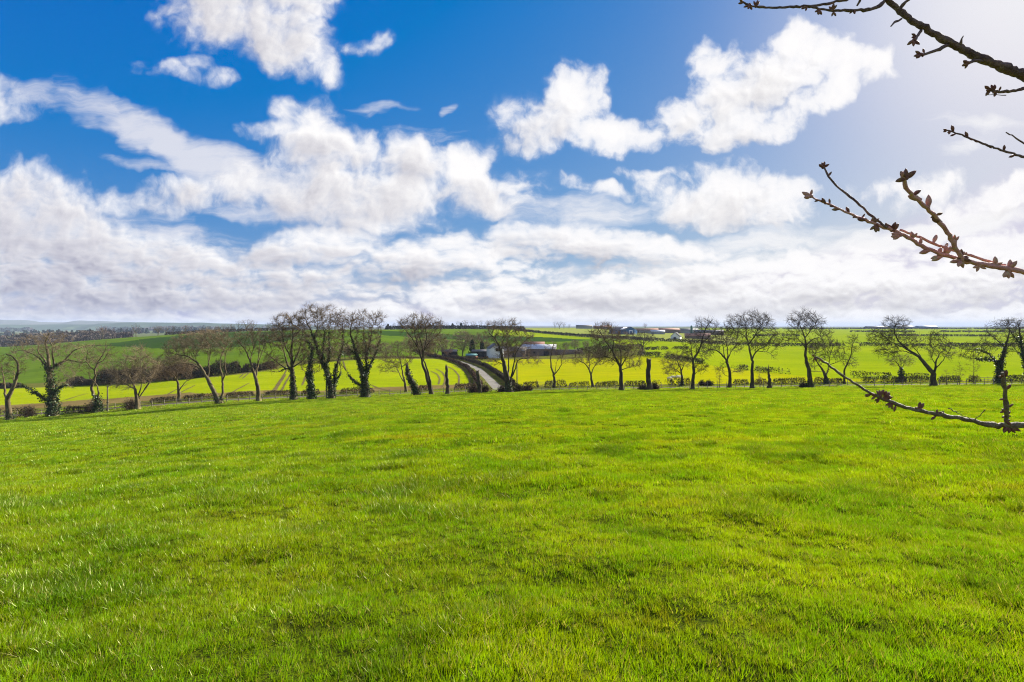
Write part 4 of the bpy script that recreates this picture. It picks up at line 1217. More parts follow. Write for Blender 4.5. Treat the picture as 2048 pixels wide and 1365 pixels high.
def hedge(name, label, pts, w, h, per_m, leaf, mix=(.5, .5, 0), seed=1, gap=.35, stems=.35, group='hedges of the fields', cat='hedge', world=None, hvar=.25, taper=True):
    """hedge of stems, twigs and leaves along a line; mix = share of brown, green and russet leaf"""
    r = np.random.default_rng(seed)
    q = strip_points(pts) if world is None else np.array(world)
    sl = np.linalg.norm(np.diff(q, axis=0), axis=1)
    L_ = np.concatenate([[0], np.cumsum(sl)])
    tot = L_[-1]
    n = int(tot * per_m)
    s = r.uniform(0, tot, n)
    dens = .5 + .5 * fbm(s, np.full(n, seed * 3.1), 2.2, 3, seed) + .25 * fbm(s, np.full(n, 9.0), 9, 2, seed + 1)
    s = s[r.uniform(size=n) < np.clip((dens - gap) * 3.2 + .4, .06, 1)]
    n = len(s)
    x, y = np.interp(s, L_, q[:, 0]), np.interp(s, L_, q[:, 1])
    i = np.clip(np.searchsorted(L_, s) - 1, 0, len(sl) - 1)
    dx, dy = (q[i + 1] - q[i]).T / sl[i]
    hh = h * (1 + hvar * fbm(s, np.full(n, 4.0 + seed), 3.5, 3, seed + 2))
    hh *= np.clip(np.minimum(s, tot - s) / (.5 * h) + .35, 0, 1)
    up = r.uniform(0, 1, n) ** .75
    half = w / 2 * np.sqrt(np.clip(1 - (np.abs(up - .5) * 1.5) ** 2, .15, 1))
    off = r.uniform(-1, 1, n) * half
    px_, py_ = x - dy * off, y + dx * off
    gz_ = ground_z(px_, py_)
    cen = np.stack([px_, py_, gz_ + up * hh + .03], -1)
    kindr = r.uniform(size=n)
    stem = kindr < stems
    # stems and twigs
    sc = cen[stem]
    d = np.stack([r.normal(0, .35, len(sc)), r.normal(0, .35, len(sc)), np.ones(len(sc))], -1)
    L2 = (hh[stem] * r.uniform(.25, .6, len(sc)))[:, None]
    a = sc - d * L2 * .5
    a[:, 2] = np.maximum(a[:, 2], gz_[stem] - .05)
    rt = leaf * .16
    v1 = segs(a, sc + d * L2 * .5, np.full(len(sc), rt), np.full(len(sc), rt * .5))
    lf = cen[~stem]
    v2 = leaves(lf, leaf, r)
    vs, fs = join([v1, v2])
    m = np.zeros(len(fs), int)
    pick = r.uniform(size=len(lf))
    m[len(v1[1]):] = np.where(pick < mix[0], 0, np.where(pick < mix[0] + mix[1], 1, 2))
    o = mesh_from(name, vs, fs, [M['hedge_brown'], M['hedge_green'], M['hedge_red']], fmat=m)
    base = Vector((float(q[0, 0]), float(q[0, 1]), gz(q[0, 0], q[0, 1])))
    o.data.transform(Matrix.Translation(-base))
    o.location = base
    tag(o, label, cat, group)
    return o

GL = 'hedges along the lane'
for i, (x0, x1, y, h, mix, gap, lab) in enumerate([
    (-60, 62, 94.5, 1.7, (.8, .2, 0), .40, 'ragged brown hedge at the foot of the two far left trees'),
    (128, 184, 95, 1.4, (.8, .2, 0), .42, 'thin brown brush between the big ivy tree and the wavy tree'),
    (300, 352, 107, 1.0, (.8, .2, 0), .30, 'low brown hedge just left of the brown dense-crowned tree'),
    (366, 430, 107, 1.15, (.75, .25, 0), .25, 'clipped brown hedge between the dense-crowned and the two-trunk tree'),
    (452, 508, 107, 1.15, (.75, .2, .05), .25, 'clipped brown hedge right of the windswept two-trunk tree'),
    (526, 580, 107, 1.05, (.7, .3, 0), .30, 'clipped hedge left of the broad straight-trunked tree'),
    (602, 640, 106, 1.1, (.8, .1, .1), .20, 'short dense hedge behind the ivy column'),
    (680, 748, 106, 1.15, (.7, .2, .1), .25, 'dark hedge behind the flat-topped ivy tree'),
    (836, 858, 106, 1.1, (.7, .2, .1), .3, 'small hedge piece between leaning ivy stump and twisting tree'),
    (908, 954, 106, 1.35, (.55, .1, .35), .15, 'russet dense hedge beside the straight dead stump'),
    (1044, 1078, 106, 1.25, (.6, .1, .3), .30, 'reddish brush right of the track mouth'),
    (1088, 1134, 107, 1.35, (.45, .55, 0), .12, 'dense dark hedge under the small Y-forked tree'),
    (1138, 1180, 107, 1.05, (.6, .4, 0), .45, 'thin gappy hedge left of the little spreading tree'),
    (1190, 1238, 107, 1.05, (.6, .4, 0), .45, 'thin gappy hedge right of the little spreading tree'),
    (1249, 1292, 107, 1.10, (.6, .4, 0), .42, 'gappy hedge left of the tall thick dead stump'),
    (1303, 1350, 107, 1.15, (.6, .3, .1), .42, 'gappy hedge below the grazing sheep'),
    (1352, 1382, 107, 1.35, (.5, .3, .2), .2, 'thick hedge under the low round tree by the sheep'),
    (1466, 1497, 107, 1.05, (.6, .2, .2), .42, 'gappy hedge between the drooping tree and the domed tree'),
    (1508, 1534, 107, 1.15, (.2, .1, .7), .2, 'russet beech hedge left of the pointed snag'),
    (1545, 1612, 107, 1.25, (.6, .35, .05), .42, 'gappy dark hedge right of the pointed snag'),
    (1628, 1688, 107, 1.25, (.4, .25, .35), .28, 'russet and brown hedge under the V-forked tree'),
    (1716, 1780, 107, 1.35, (.5, .45, .05), .45, 'gappy dark hedge crossed by the tip of the lowest budding branch'),
    (1782, 1860, 107, 1.35, (.35, .35, .3), .22, 'dense russet-flecked hedge left of the great-limbed tree'),
    (1876, 1922, 107, 1.30, (.5, .4, .1), .2, 'dense dark hedge right of the great-limbed tree'),
    (1936, 1960, 107, 1.25, (.2, .1, .7), .2, 'short russet hedge behind the spire-like young tree'),
    (1986, 2150, 107, 1.45, (.45, .5, .05), .2, 'dark hedge running out of the right edge of the photo'),
]):
    n = max(2, int((x1 - x0) / 40) + 1)
    hedge('hedge', lab, [(x, y) for x in np.linspace(x0, x1, n)], 1.0, h, 135, .12, mix, 300 + i, gap - .07, .4, GL)

# round bushes
def bush(label, px, y, w, h, mix, seed, leaf=.11, n=1000, group='bushes by the lane', name='bush', twig=.78, kindmats=('hedge_brown', 'hedge_green', 'hedge_red')):
    r = np.random.default_rng(seed)
    base = at(px, y)
    nt = int(n * twig)
    # shoots fan out of the root
    d = r.normal(size=(nt, 3)); d[:, 2] = np.abs(d[:, 2]) * 1.1 + .25
    d /= np.linalg.norm(d, axis=1, keepdims=True)
    S = np.array([w / 2, w / 2, h])
    f0 = r.uniform(.1, .7, (nt, 1)); f1 = f0 + r.uniform(.2, .45, (nt, 1))
    a, b = d * S * f0, d * S * np.minimum(f1, 1.05) + r.normal(0, .05 * h, (nt, 3))
    v1 = segs(a, b, np.full(nt, leaf * .15), np.full(nt, leaf * .07))
    d2 = r.normal(size=(n - nt, 3)); d2[:, 2] = np.abs(d2[:, 2])
    d2 /= np.linalg.norm(d2, axis=1, keepdims=True)
    c = d2 * S * (r.uniform(.25, 1, (n - nt, 1)) ** .5) * (1 + .25 * np.sin(d2[:, :1] * 7 + seed))
    v2 = leaves(c, leaf, r)
    vs, fs = join([v1, v2])
    m = np.zeros(len(fs), int)
    pick = r.uniform(size=n - nt)
    m[len(v1[1]):] = np.where(pick < mix[0], 0, np.where(pick < mix[0] + mix[1], 1, 2))
    o = mesh_from(name, vs, fs, [M[k] for k in kindmats], fmat=m)
    o.location = base
    tag(o, label, 'bush', group)
    return o

for i, (px, y, w, h, mix, lab) in enumerate([
    (186, 93, 3.6, 2.3, (.8, .2, 0), 'dark brown bush round the foot of the slim wavy tree'),
    (262, 93, 3.6, 2.2, (.8, .2, 0), 'dark bush left of the foot of the pale bushy tree'),
    (60, 94, 2.6, 2.2, (.9, .1, 0), 'small thorny bush left of the big ivy tree'),
    (947, 91, 2.6, 1.5, (.4, .1, .5), 'reddish bush left of the bent dead stump'),
    (970, 91, 2.2, 1.5, (.4, .1, .5), 'reddish bush right of the bent dead stump'),
    (1004, 91, 2.0, 1.3, (.4, .2, .4), 'reddish bush left of the tree over the track mouth'),
    (1036, 92, 3.0, 1.6, (.5, .3, .2), 'brown bush right of the tree over the track mouth'),
    (1056, 93, 2.2, 1.2, (.5, .3, .2), 'low bush on the verge below the tall timber pole'),
    (1308, 92, 2.4, 1.4, (.4, .3, .3), 'rust-tinged bush at the right foot of the tall dead stump'),
    (1286, 92, 2.0, 1.0, (.5, .4, .1), 'low dark bush at the left foot of the tall dead stump'),
    (1404, 106, 1.8, 1.3, (.3, .1, .6), 'small russet bush right of the S-curved tree'),
    (1418, 106, 2.0, 1.3, (.4, .6, 0), 'round dark green bush left of the rusty young tree'),
    (1608, 91.5, 2.0, 1.0, (.5, .4, .1), 'low bush at the foot of the tall round-crowned tree'),
]):
    bush(lab, px, y, w, h, mix, 500 + i)

# both sides of the farm track
def offset_line(pts, d):
    q = np.asarray(pts, float)
    t_ = np.gradient(q, axis=0)
    t_ /= np.linalg.norm(t_, axis=1, keepdims=True)
    return q + np.stack([-t_[:, 1], t_[:, 0]], -1) * d

dense = np.stack([np.interp(np.linspace(0, 1, 30), np.linspace(0, 1, len(TRACK_XY)), TRACK_XY[:, k]) for k in (0, 1)], -1)
hedge('hedge', 'brown russet-topped hedge along the left side of the farm track', None, 1.1, 1.25, 130, .16, (.5, .08, .42), 601, .1, .3, 'hedges of the farm track', world=offset_line(dense, 3.6)[2:])
hedge('hedge', 'dark brown hedge along the right side of the farm track', None, 1.1, 1.45, 130, .16, (.75, .2, .05), 602, .1, .3, 'hedges of the farm track', world=offset_line(dense, -3.6)[2:25])

def along(curvef, x0, x1, dy=0.0, n=None):
    xs = np.linspace(x0, x1, n or max(3, int((x1 - x0) / 25)))
    return [(x, float(curvef(x)) + dy) for x in xs]

GF = 'field hedges on the right'
for i, (cv, x0, x1, w, h, pm, lf, mix, gap, lab) in enumerate([
    (B_MEADOW_TOP, 1276, 1340, 1.6, 1.9, 60, .22, (.35, .65, 0), .3, 'dark field hedge running down right from the spreading oak'),
    (B_MEADOW_TOP, 1342, 1408, 1.6, 1.8, 60, .22, (.35, .65, 0), .35, 'dark field hedge behind the low round tree, above the sheep'),
    (B_MEADOW_TOP, 1476, 1496, 1.3, 1.5, 60, .17, (.35, .65, 0), .3, 'short hedge piece between drooping tree and domed tree, meadow edge'),
    (B_MEADOW_TOP, 1510, 1580, 1.3, 1.6, 70, .16, (.35, .65, 0), .35, 'dark gappy hedge at the meadow edge behind the pointed snag'),
    (B_MEADOW_TOP, 1692, 1786, 1.3, 1.6, 75, .15, (.35, .65, 0), .38, 'dark gappy hedge at the narrow end of the yellow meadow'),
    (B_MEADOW_TOP, 1808, 1862, 1.2, 1.4, 75, .14, (.4, .6, 0), .38, 'low gappy hedge behind the great-limbed tree'),
    (B_R1, 1150, 1285, 2.6, 3.2, 42, .34, (.75, .25, 0), .15, 'tall brown hedge behind the yellow meadow, left of the oak'),
    (B_R1, 1288, 1318, 1.5, 1.7, 40, .26, (.3, .7, 0), .1, 'clipped hedge right of the oak, first of three pieces'),
    (B_R1, 1322, 1336, 1.5, 1.7, 40, .26, (.3, .7, 0), .1, 'very short clipped hedge, middle one of three pieces right of the oak'),
    (B_R1, 1340, 1378, 1.5, 1.7, 40, .26, (.3, .7, 0), .2, 'clipped hedge above the low round tree, last of three pieces'),
    (B_R2, 1030, 1200, 2.4, 2.6, 26, .50, (.4, .6, 0), .02, 'straight dark hedge slanting down from the skyline above the barns'),
    (B_R2, 1200, 1330, 2.2, 2.4, 28, .44, (.45, .55, 0), .05, 'dark hedge below the blue barn'),
    (B_R2, 1332, 1450, 2.2, 2.3, 28, .40, (.45, .55, 0), .1, 'dark hedge below the cottage on the plain'),
    (B_R2, 1452, 1690, 2.0, 2.1, 30, .36, (.4, .6, 0), .2, 'long dark hedge behind the domed and the round-crowned trees'),
    (B_R2, 1720, 1784, 2.0, 2.4, 30, .36, (.4, .6, 0), .1, 'dark solid hedge piece left of the far-thrown limb'),
    (B_R2, 1790, 1892, 1.8, 1.8, 30, .34, (.45, .55, 0), .3, 'broken hedge behind the great-limbed tree'),
    (B_R2, 1894, 2160, 2.4, 2.6, 30, .38, (.45, .55, 0), .1, 'thick hedge on the plain running out of the right edge'),
    (curve([(1500, 620), (2200, 560)]), 1505, 1600, 2.0, 2.2, 22, .5, (.4, .6, 0), .3, 'far hedge behind the crown of the domed tree'),
    (curve([(1500, 620), (2200, 560)]), 1770, 1838, 2.0, 2.2, 22, .5, (.4, .6, 0), .3, 'far hedge behind the outer twigs of the great limb'),
    (curve([(1500, 620), (2200, 560)]), 1842, 1990, 2.0, 2.2, 22, .5, (.4, .6, 0), .35, 'far dotted hedge left of the lone plain tree'),
    (curve([(1500, 900), (2200, 860)]), 1700, 1830, 2.4, 2.6, 18, .7, (.4, .6, 0), .25, 'thin distant hedge below the long grey sheds'),
    (curve([(1500, 900), (2200, 860)]), 1880, 2160, 2.4, 2.6, 18, .7, (.4, .6, 0), .25, 'thin distant hedge at the right end of the plain'),
    (curve([(1500, 1500), (2200, 1500)]), 1440, 2160, 4, 4.0, 9, 1.2, (.5, .5, 0), .30, 'hairline hedge just under the horizon on the right'),
]):
    hedge('hedge', lab, along(cv, x0, x1), w, h, pm, lf, mix, 700 + i, gap, .25, GF)

GS = 'scrub along the foot of the hill'
for i, (x0, x1, dy, w, h, lab) in enumerate([
    (-80, 40, 4, 3, 1.6, 'low scrub line behind the two far left trees'),
    (136, 188, 4, 4, 2.4, 'dark scrub strip between the ivy tree and the wavy tree'),
    (196, 300, 5, 6, 5.2, 'tall brown scrub behind the pale bushy tree'),
    (300, 398, 5, 6, 5.0, 'reddish-brown scrub behind the dense-crowned tree'),
    (398, 482, 6, 5, 4.0, 'dark scrub behind the windswept tree, left of the slim vase tree'),
    (484, 545, 6, 4, 2.6, 'thin scrub ending behind the broad straight-trunked tree'),
]):
    hedge('scrub', lab, along(B_CROP_TOP, x0, x1, dy, 6), w, h, 210, .30, (.85, .12, .03), 800 + i, .15, .45, GS, 'scrub', hvar=.5)
hedge('hedge', 'dark hedge bank at the foot of the far treeline', [(770, 716), (840, 718), (920, 722), (1010, 726), (1050, 728)], 4, 5.0, 40, .8, (.5, .5, 0), 820, .0, .2, 'field hedges on the left')
hedge('hedge', 'thin hedge on the hill crest among the small crest trees', [(330, 528), (420, 528), (520, 530), (600, 532)], 2.5, 3.0, 30, .6, (.8, .1, .1), 821, .2, .3, 'field hedges on the left')

# ------------------------------------------------------------------ trees farther off: a few grown ones, then copies
def move_tree(root, px, y, h_ratio, turn):
    root.location = at(px, y)
    root.rotation_euler = (0, 0, turn)
    root.scale = (h_ratio,) * 3

def copy_tree(root, label=None, group=None):
    c = root.copy()
    C.objects.link(c)
    if label:
        c['label'] = label
    if group:
        c['group'] = group
    for ch in root.children:
        k = ch.copy()
        C.objects.link(k)
        k.parent = c
    return c

def proto(name, seed, h, w, y, limbs=3, twig='twig', per=4, n_att=420, rt=.03, stemw=.5, low=.35, ln=(.8, 1.8), cat='tree', step=.7, evergreen=False):
    """free-standing tree h metres high and w wide, grown at distance y so that pixels and metres agree"""
    r = np.random.default_rng(seed)
    k = y / F
    H, W = h / k, w / k
    px0, row0 = 1024.0, 700.0
    L3 = [([(px0, row0), (px0 + W * r.uniform(-.03, .03), row0 - H * low), (px0 + W * r.uniform(-.1, .1), row0 - H * .8)], stemw / k, stemw / k * .2)]
    for i in range(limbs):
        a = r.uniform(.25, .85) * (1 if i % 2 else -1)
        L3.append(([(px0, row0 - H * low * r.uniform(.6, 1.0)), (px0 + W * .25 * a, row0 - H * r.uniform(.5, .6)), (px0 + W * .45 * a, row0 - H * r.uniform(.65, .9))], stemw / k * .5, stemw / k * .12))
    return build_tree(name, '', y, L3, [(px0, row0 - H * (low + (1 - low) * .55), W * .5, H * (1 - low) * .5)], n_att=n_att, per=per, ln=ln, rt=rt, tip=rt * 1.2, step=step, kill=1.1, reach=8, dense_=1.0, twiggy=1.0, twig=twig, bark='bark', seed=seed, cat=cat, thick=.09, depth=.9)

used = set()
def plant(kind, protos, entries, group):
    for i, (px, y, h, lab) in enumerate(entries):
        src, h0 = protos[i % len(protos)]
        if id(src) not in used:
            used.add(id(src)); o = src
            o['label'] = lab; o['group'] = group
        else:
            o = copy_tree(src, lab, group)
        move_tree(o, px, y, h / h0, (i * 2.4) % 6.28)
        o.scale = (h / h0 * (1 + .12 * math.sin(i * 1.7)), h / h0, h / h0)

willows = [(proto('willow', 41, 9, 9.5, 235, 6, 'twig_pale', 6, 520, .022, .35, .12, (.8, 2.0)), 9), (proto('willow', 42, 8, 9, 235, 6, 'twig', 6, 520, .022, .35, .10, (.8, 2.0)), 8), (proto('willow', 43, 8, 7.5, 235, 5, 'twig_red', 6, 420, .022, .3, .12, (.8, 1.8)), 8)]
plant('willow', willows, [
    (770, 226, 6.5, 'low willow scrub right of the flat-topped ivy tree'), (796, 232, 7.0, 'brown willow bush left of the twisting tree crown'), (822, 240, 10.0, 'tall pale willow behind the twisting tree'),
    (848, 238, 8.5, 'willow bush directly behind the stem of the twisting tree'), (872, 242, 10.5, 'large round willow right of the twisting tree'), (893, 246, 8.0, 'willow beside the dark timber shed'),
    (925, 262, 13.0, 'tall upright willow over the farm entrance'), (958, 266, 11.5, 'bare willow left of the farmhouse, beside a dark evergreen'), (975, 268, 7.0, 'low pale willow against the left side of the farmhouse'),
    (750, 224, 6.0, 'low willow scrub behind the flat-topped ivy tree trunk'), (660, 214, 6.0, 'willow scrub seen through the tallest tree'), (690, 218, 6.5, 'willow scrub between the two tall ivy trees'),
    (1150, 305, 6.0, 'pale bush behind the right end of the stone barn'), (1132, 310, 4.5, 'small pale bush above the stone barn'), (1172, 300, 5.0, 'pale bush left of the dense left-leaning tree'),
    (700, 221, 5.0, 'low brown willow right behind the tallest tree'), (1010, 300, 6.0, 'bush behind the farmhouse roof'), (725, 222, 7.0, 'willow behind the stout ivy trunk'),
], 'willow scrub in the valley')

crest = [(proto('bare_tree', 51, 13, 12, 520, 5, 'twig_red', 5, 420, .045, .7, .3, (1.0, 2.2), step=.9), 13), (proto('bare_tree', 52, 15, 10, 520, 4, 'twig_dark', 4, 380, .045, .7, .35, (1.0, 2.2), step=.9), 15), (proto('bare_tree', 53, 12, 14, 520, 6, 'twig', 5, 420, .045, .7, .25, (1.0, 2.2), step=.9), 12)]
plant('bare_tree', crest, [
    (205, 540, 15, 'rounded reddish tree on the hill crest, nearest the brown wood'), (272, 530, 14, 'round-topped tree standing alone on the hill crest'), (316, 540, 11, 'small crest tree, left one of a loose trio'),
    (332, 545, 10, 'small crest tree, middle one of a loose trio'), (346, 540, 10, 'small crest tree, right one of a loose trio'), (371, 545, 10, 'small crest tree above the windswept tree crown'),
    (447, 530, 8, 'low reddish tree above the right side of the windswept crown'), (478, 530, 12, 'thin crest tree above the slim vase tree'), (494, 530, 13, 'dark upright crest tree right of the vase tree'), (506, 530, 11, 'dark leaning crest tree left of the broad tree'),
    (535, 532, 9, 'small crest tree touching the broad tree crown'), (462, 534, 9, 'faint crest tree between the windswept and vase trees'), (556, 534, 8, 'small tree half hidden behind the broad crown'),
], 'trees on the hill crest')
plant('bare_tree', [crest[1], crest[2], crest[0]], [
    (788, 724, 10, 'small tree in the far treeline left of the twisting crown'), (802, 728, 12, 'tree in the far treeline touching the twisting crown'), (815, 726, 10, 'tree of the far treeline inside the twisting crown'), (868, 724, 11, 'tree of the far treeline right of the twisting crown'),
    (882, 728, 12, 'feathery tree at the start of the open treeline'), (893, 726, 10, 'small tree, second in the open treeline'), (916, 730, 11.5, 'dark tree before the gap of the open treeline'), (931, 732, 13, 'tallest wide tree of the far treeline'),
    (947, 732, 12, 'dark dense tree right of the tallest treeline tree'), (962, 734, 13, 'reddish round tree of the far treeline'), (976, 734, 13, 'broad reddish tree left of the track-mouth crown'), (1000, 736, 10, 'treeline tree inside the track-mouth crown'),
    (1110, 880, 13, 'left tree of the small clump on the skyline'), (1119, 884, 13, 'second tree of the small clump on the skyline'), (1128, 882, 12, 'third tree of the small clump on the skyline'), (1138, 886, 9, 'right low tree of the small clump on the skyline'),
    (1270, 690, 4, 'tiny dark tree right of the blue barn'), (1938, 640, 9, 'lone small tree on the right plain'), (1995, 900, 8, 'tiny tree near the right end of the horizon'), (1475, 1300, 12, 'tiny tree on the horizon above the drooping tree'), (1290, 900, 12, 'tiny tree on the skyline right of the blue barn'),
], 'trees of the far treeline')
oak = proto('oak_tree', 55, 11, 13, 225, 6, 'twig_dark', 3, 420, .025, 1.0, .28, (.7, 1.6), step=.6)
plant('oak_tree', [(oak, 11)], [(1285, 222, 10.5, 'spreading dark oak standing alone on the meadow corner')], 'oaks')

# dark evergreens: leaf clouds on a stem
def evergreen(label, px, y, h, w, seed, cone=.5, leaf=.3, n=900, mat='hedge_green', name='evergreen_tree'):
    r = np.random.default_rng(seed)
    root = empty(name, at(px, y))
    tag(root, label, 'tree', 'dark evergreens')
    v, f = sweep([(0, 0, -.2), (0, 0, h * .5), (0, 0, h * .92)], [h * .03, h * .02, h * .006], 6)
    mesh_from('trunk', v, split_faces(f), M['bark_dark'], root, smooth=True)
    z = r.uniform(.06, 1, n)
    a = r.uniform(0, 6.283, n)
    prof = (1 - cone * z) * np.sqrt(np.clip(1 - (2 * z - 1) ** 4, .02, 1)) * (1 + .25 * np.sin(a * 3 + z * 9 + seed))
    rr = w / 2 * prof * r.uniform(.35, 1, n) ** .5
    v, f = leaves(np.stack([rr * np.cos(a), rr * np.sin(a), z * h], -1), leaf, r)
    mesh_from('crown', v, f, M[mat], root)
    return root
evergreen('dark evergreen between the two farm willows', 944, 262, 8.5, 3.6, 71)
evergreen('narrow dark evergreen left of the farmhouse', 964, 263, 8.0, 3.0, 72)
evergreen('squat ivy-green bush left of the farm entrance trees', 903, 258, 3.6, 6.0, 73, .2)
for i, (px, h) in enumerate([(776, 8), (826, 9), (845, 7), (905, 8), (922, 9), (860, 8)]):
    evergreen(['dark conifer at the left end of the far treeline', 'conifer of the treeline inside the twisting crown', 'low conifer right of the twisting crown', 'dark conifer in the middle of the open treeline', 'dark conifer left of the tallest treeline tree', 'dark conifer left of the feathery treeline tree'][i],
              px, 722, h, 5.5, 80 + i, .6, .6, 500)

# ------------------------------------------------------------------ woods and hills far to the left
def wood(name, label, boxes, n, h, wide, leaf, mats, shares, seed, conifer=False, per=60):
    r = np.random.default_rng(seed)
    cs, ms, st = [], [], []
    for _ in range(n):
        x0, x1, y0, y1 = boxes[r.integers(len(boxes))]
        y = r.uniform(y0, y1)
        x = (r.uniform(x0, x1) - F) / F * y
        hh = h * r.uniform(.65, 1.1)
        ww = wide * r.uniform(.7, 1.2)
        z0 = float(ground_z(np.array([x]), np.array([y]))[0])
        z = r.uniform(.12, 1, per)
        a = r.uniform(0, 6.283, per)
        rad = (1 - z) * .9 + .08 if conifer else np.sqrt(np.clip(1 - ((z - .55) / .5) ** 2, .05, 1))
        rr = ww / 2 * rad * np.sqrt(r.uniform(.1, 1, per))
        cs.append(np.stack([x + rr * np.cos(a), y + rr * np.sin(a), z0 + z * hh], -1))
        ms.append(np.full(per, r.choice(len(mats), p=shares)))
        st.append((x, y, z0, hh))
    v2, f2 = leaves(np.concatenate(cs), leaf, r)
    st = np.array(st)
    a = np.stack([st[:, 0], st[:, 1], st[:, 2] - .5], -1)
    b = a + np.stack([np.zeros(len(st)), np.zeros(len(st)), st[:, 3] * .8], -1)
    v1, f1 = segs(a, b, np.full(len(st), leaf * .45), np.full(len(st), leaf * .15), 4)
    vs, fs = join([(v1, f1), (v2, f2)])
    m = np.concatenate([np.zeros(len(f1), int), np.concatenate(ms)])
    o = mesh_from(name, vs, fs, [M[k] for k in mats], fmat=m)
    tag(o, label, 'woodland', kind='stuff')
M['wood_brown'] = varied('winter_wood', (.065, .046, .035), (.095, .070, .052), .02, .95)
M['wood_pale'] = varied('winter_wood_pale', (.120, .095, .072), (.155, .125, .092), .02, .95)
M['conifer'] = varied('conifer_needles', (.018, .036, .020), (.034, .058, .030), .02, .9)
wood('woodland', 'brown bare winter wood behind the left hill', [(-250, 225, 700, 860)], 190, 16, 14, 1.5, ['wood_brown', 'wood_pale', 'hedge_brown'], [.5, .2, .3], 91, per=90)
wood('woodland', 'pale scrubby wood edge right of the brown winter wood', [(120, 260, 640, 700)], 60, 9, 10, 1.1, ['wood_pale', 'wood_brown'], [.6, .4], 92, per=80)
wood('conifer_plantation', 'dark conifer belt on the low ground far left', [(-400, 330, 1350, 1500), (-400, 120, 1350, 1500), (200, 470, 1600, 1700)], 260, 15, 15, 2.6, ['conifer', 'wood_brown'], [.8, .2], 93, True, per=60)
wood('distant_woods', 'scattered dark woods in the hazy distance', [(-300, 60, 2600, 3400), (200, 420, 2800, 3300), (380, 620, 3600, 4200)], 260, 22, 40, 6, ['conifer', 'wood_brown'], [.6, .4], 94, per=40)

M['hill_far'] = field_mat('hazed_moorland', (.085, .095, .075), (.125, .125, .10), (.055, .065, .055), .0018, .006)  # moor greyed in its colour to suggest haze on the far hills
M['hill_dark_far'] = field_mat('wooded_ridge', (.030, .055, .030), (.050, .080, .040), (.10, .14, .06), .0018, .006)
def ridge(prof, y, depth, mat, seed):
    xs = np.linspace(prof[0][0], prof[-1][0], 220)
    rows = np.interp(xs, [p[0] for p in prof], [p[1] for p in prof])
    top = (HOR - rows) / F * y + EYE
    X = (xs - F) / F * y
    top = top + (top + 60) * .03 * fbm(X, X * 0, y * .03, 4, seed)
    V, n = [], len(xs)
    prf = [(-.9, -.02), (-.6, .25), (-.3, .72), (0, 1.0), (.35, .8), (1.0, 0.0)]
    low = -55.0
    for dy, k in prf:
        V.append(np.stack([X * (1 + dy * depth / y * .5), np.full(n, y + dy * depth) + 60 * fbm(X, X * 0 + dy, y * .02, 3, seed + 1), low + (top - low) * k], -1))
    o = mesh_from('hills', np.concatenate(V), grid_faces(len(prf), n), M[mat], smooth=True)
    tag(o, kind='structure')
ridge([(-900, 645), (-300, 643), (-60, 640), (0, 640), (50, 641), (85, 644.5), (125, 645), (160, 641.5), (200, 642.5), (260, 645), (360, 646), (480, 648), (620, 651), (760, 655)], 5200, 800, 'hill_far', 5)
ridge([(-900, 648), (-100, 649), (60, 650), (180, 649), (230, 646.3), (262, 645.2), (320, 645), (350, 646.3), (400, 645.8), (450, 647.3), (540, 650), (640, 654)], 3900, 500, 'hill_dark_far', 6)
ridge([(980, 655), (1035, 652.2), (1080, 652), (1140, 652.6), (1250, 653.3), (1400, 653.2), (1600, 653.5), (2100, 653.8), (2800, 654)], 8600, 700, 'hill_far', 7)

# ------------------------------------------------------------------ farm buildings
M['render_wall'] = varied('pale_render', (.76, .75, .72), (.82, .81, .78), .8, .9, (.54, .53, .50), 2.0)
M['stone'] = varied('rubble_stone', (.17, .12, .10), (.25, .19, .15), 1.4, .95, (.10, .08, .07), 3.0)
M['slate'] = varied('roof_slate', (.16, .15, .15), (.23, .21, .20), .8, .7)
M['tin'] = varied('roof_tin', (.56, .58, .60), (.68, .69, .70), .4, .6, (.44, .41, .38), 1.5, spec=.5)
M['rust_roof'] = varied('roof_rusty', (.40, .20, .13), (.50, .27, .18), .6, .85)
M['dark_timber'] = varied('dark_boards', (.030, .028, .028), (.055, .050, .048), 1.5, .9)
M['green_paint'] = varied('green_boards', (.020, .075, .065), (.035, .10, .085), 1.0, .7)
M['teal_roof'] = varied('teal_felt', (.16, .36, .33), (.22, .44, .40), 1.0, .7)
M['orange'] = varied('orange_paint', (.62, .16, .06), (.70, .22, .08), 1.0, .6)
M['blue_clad'] = varied('blue_cladding', (.025, .090, .230), (.035, .110, .270), .5, .6)
M['white'] = varied('white_paint', (.72, .72, .72), (.80, .80, .80), 1.0, .6)
M['grey_clad'] = varied('grey_cladding', (.25, .26, .27), (.33, .34, .35), .5, .7)
M['silo_green'] = varied('silo_green', (.020, .10, .070), (.030, .13, .090), .5, .5, spec=.4)
M['glass_dark'] = material('window_dark', (.015, .018, .02), .15, spec=.5)

def box_mesh(name, lo, hi, m, parent):
    (a, b, c), (d, e, f) = lo, hi
    v = [(a, b, c), (d, b, c), (d, e, c), (a, e, c), (a, b, f), (d, b, f), (d, e, f), (a, e, f)]
    q = [(0, 3, 2, 1), (4, 5, 6, 7), (0, 1, 5, 4), (1, 2, 6, 5), (2, 3, 7, 6), (3, 0, 4, 7)]
    o = mesh_from(name, v, np.array(q), M[m], parent)
    return o

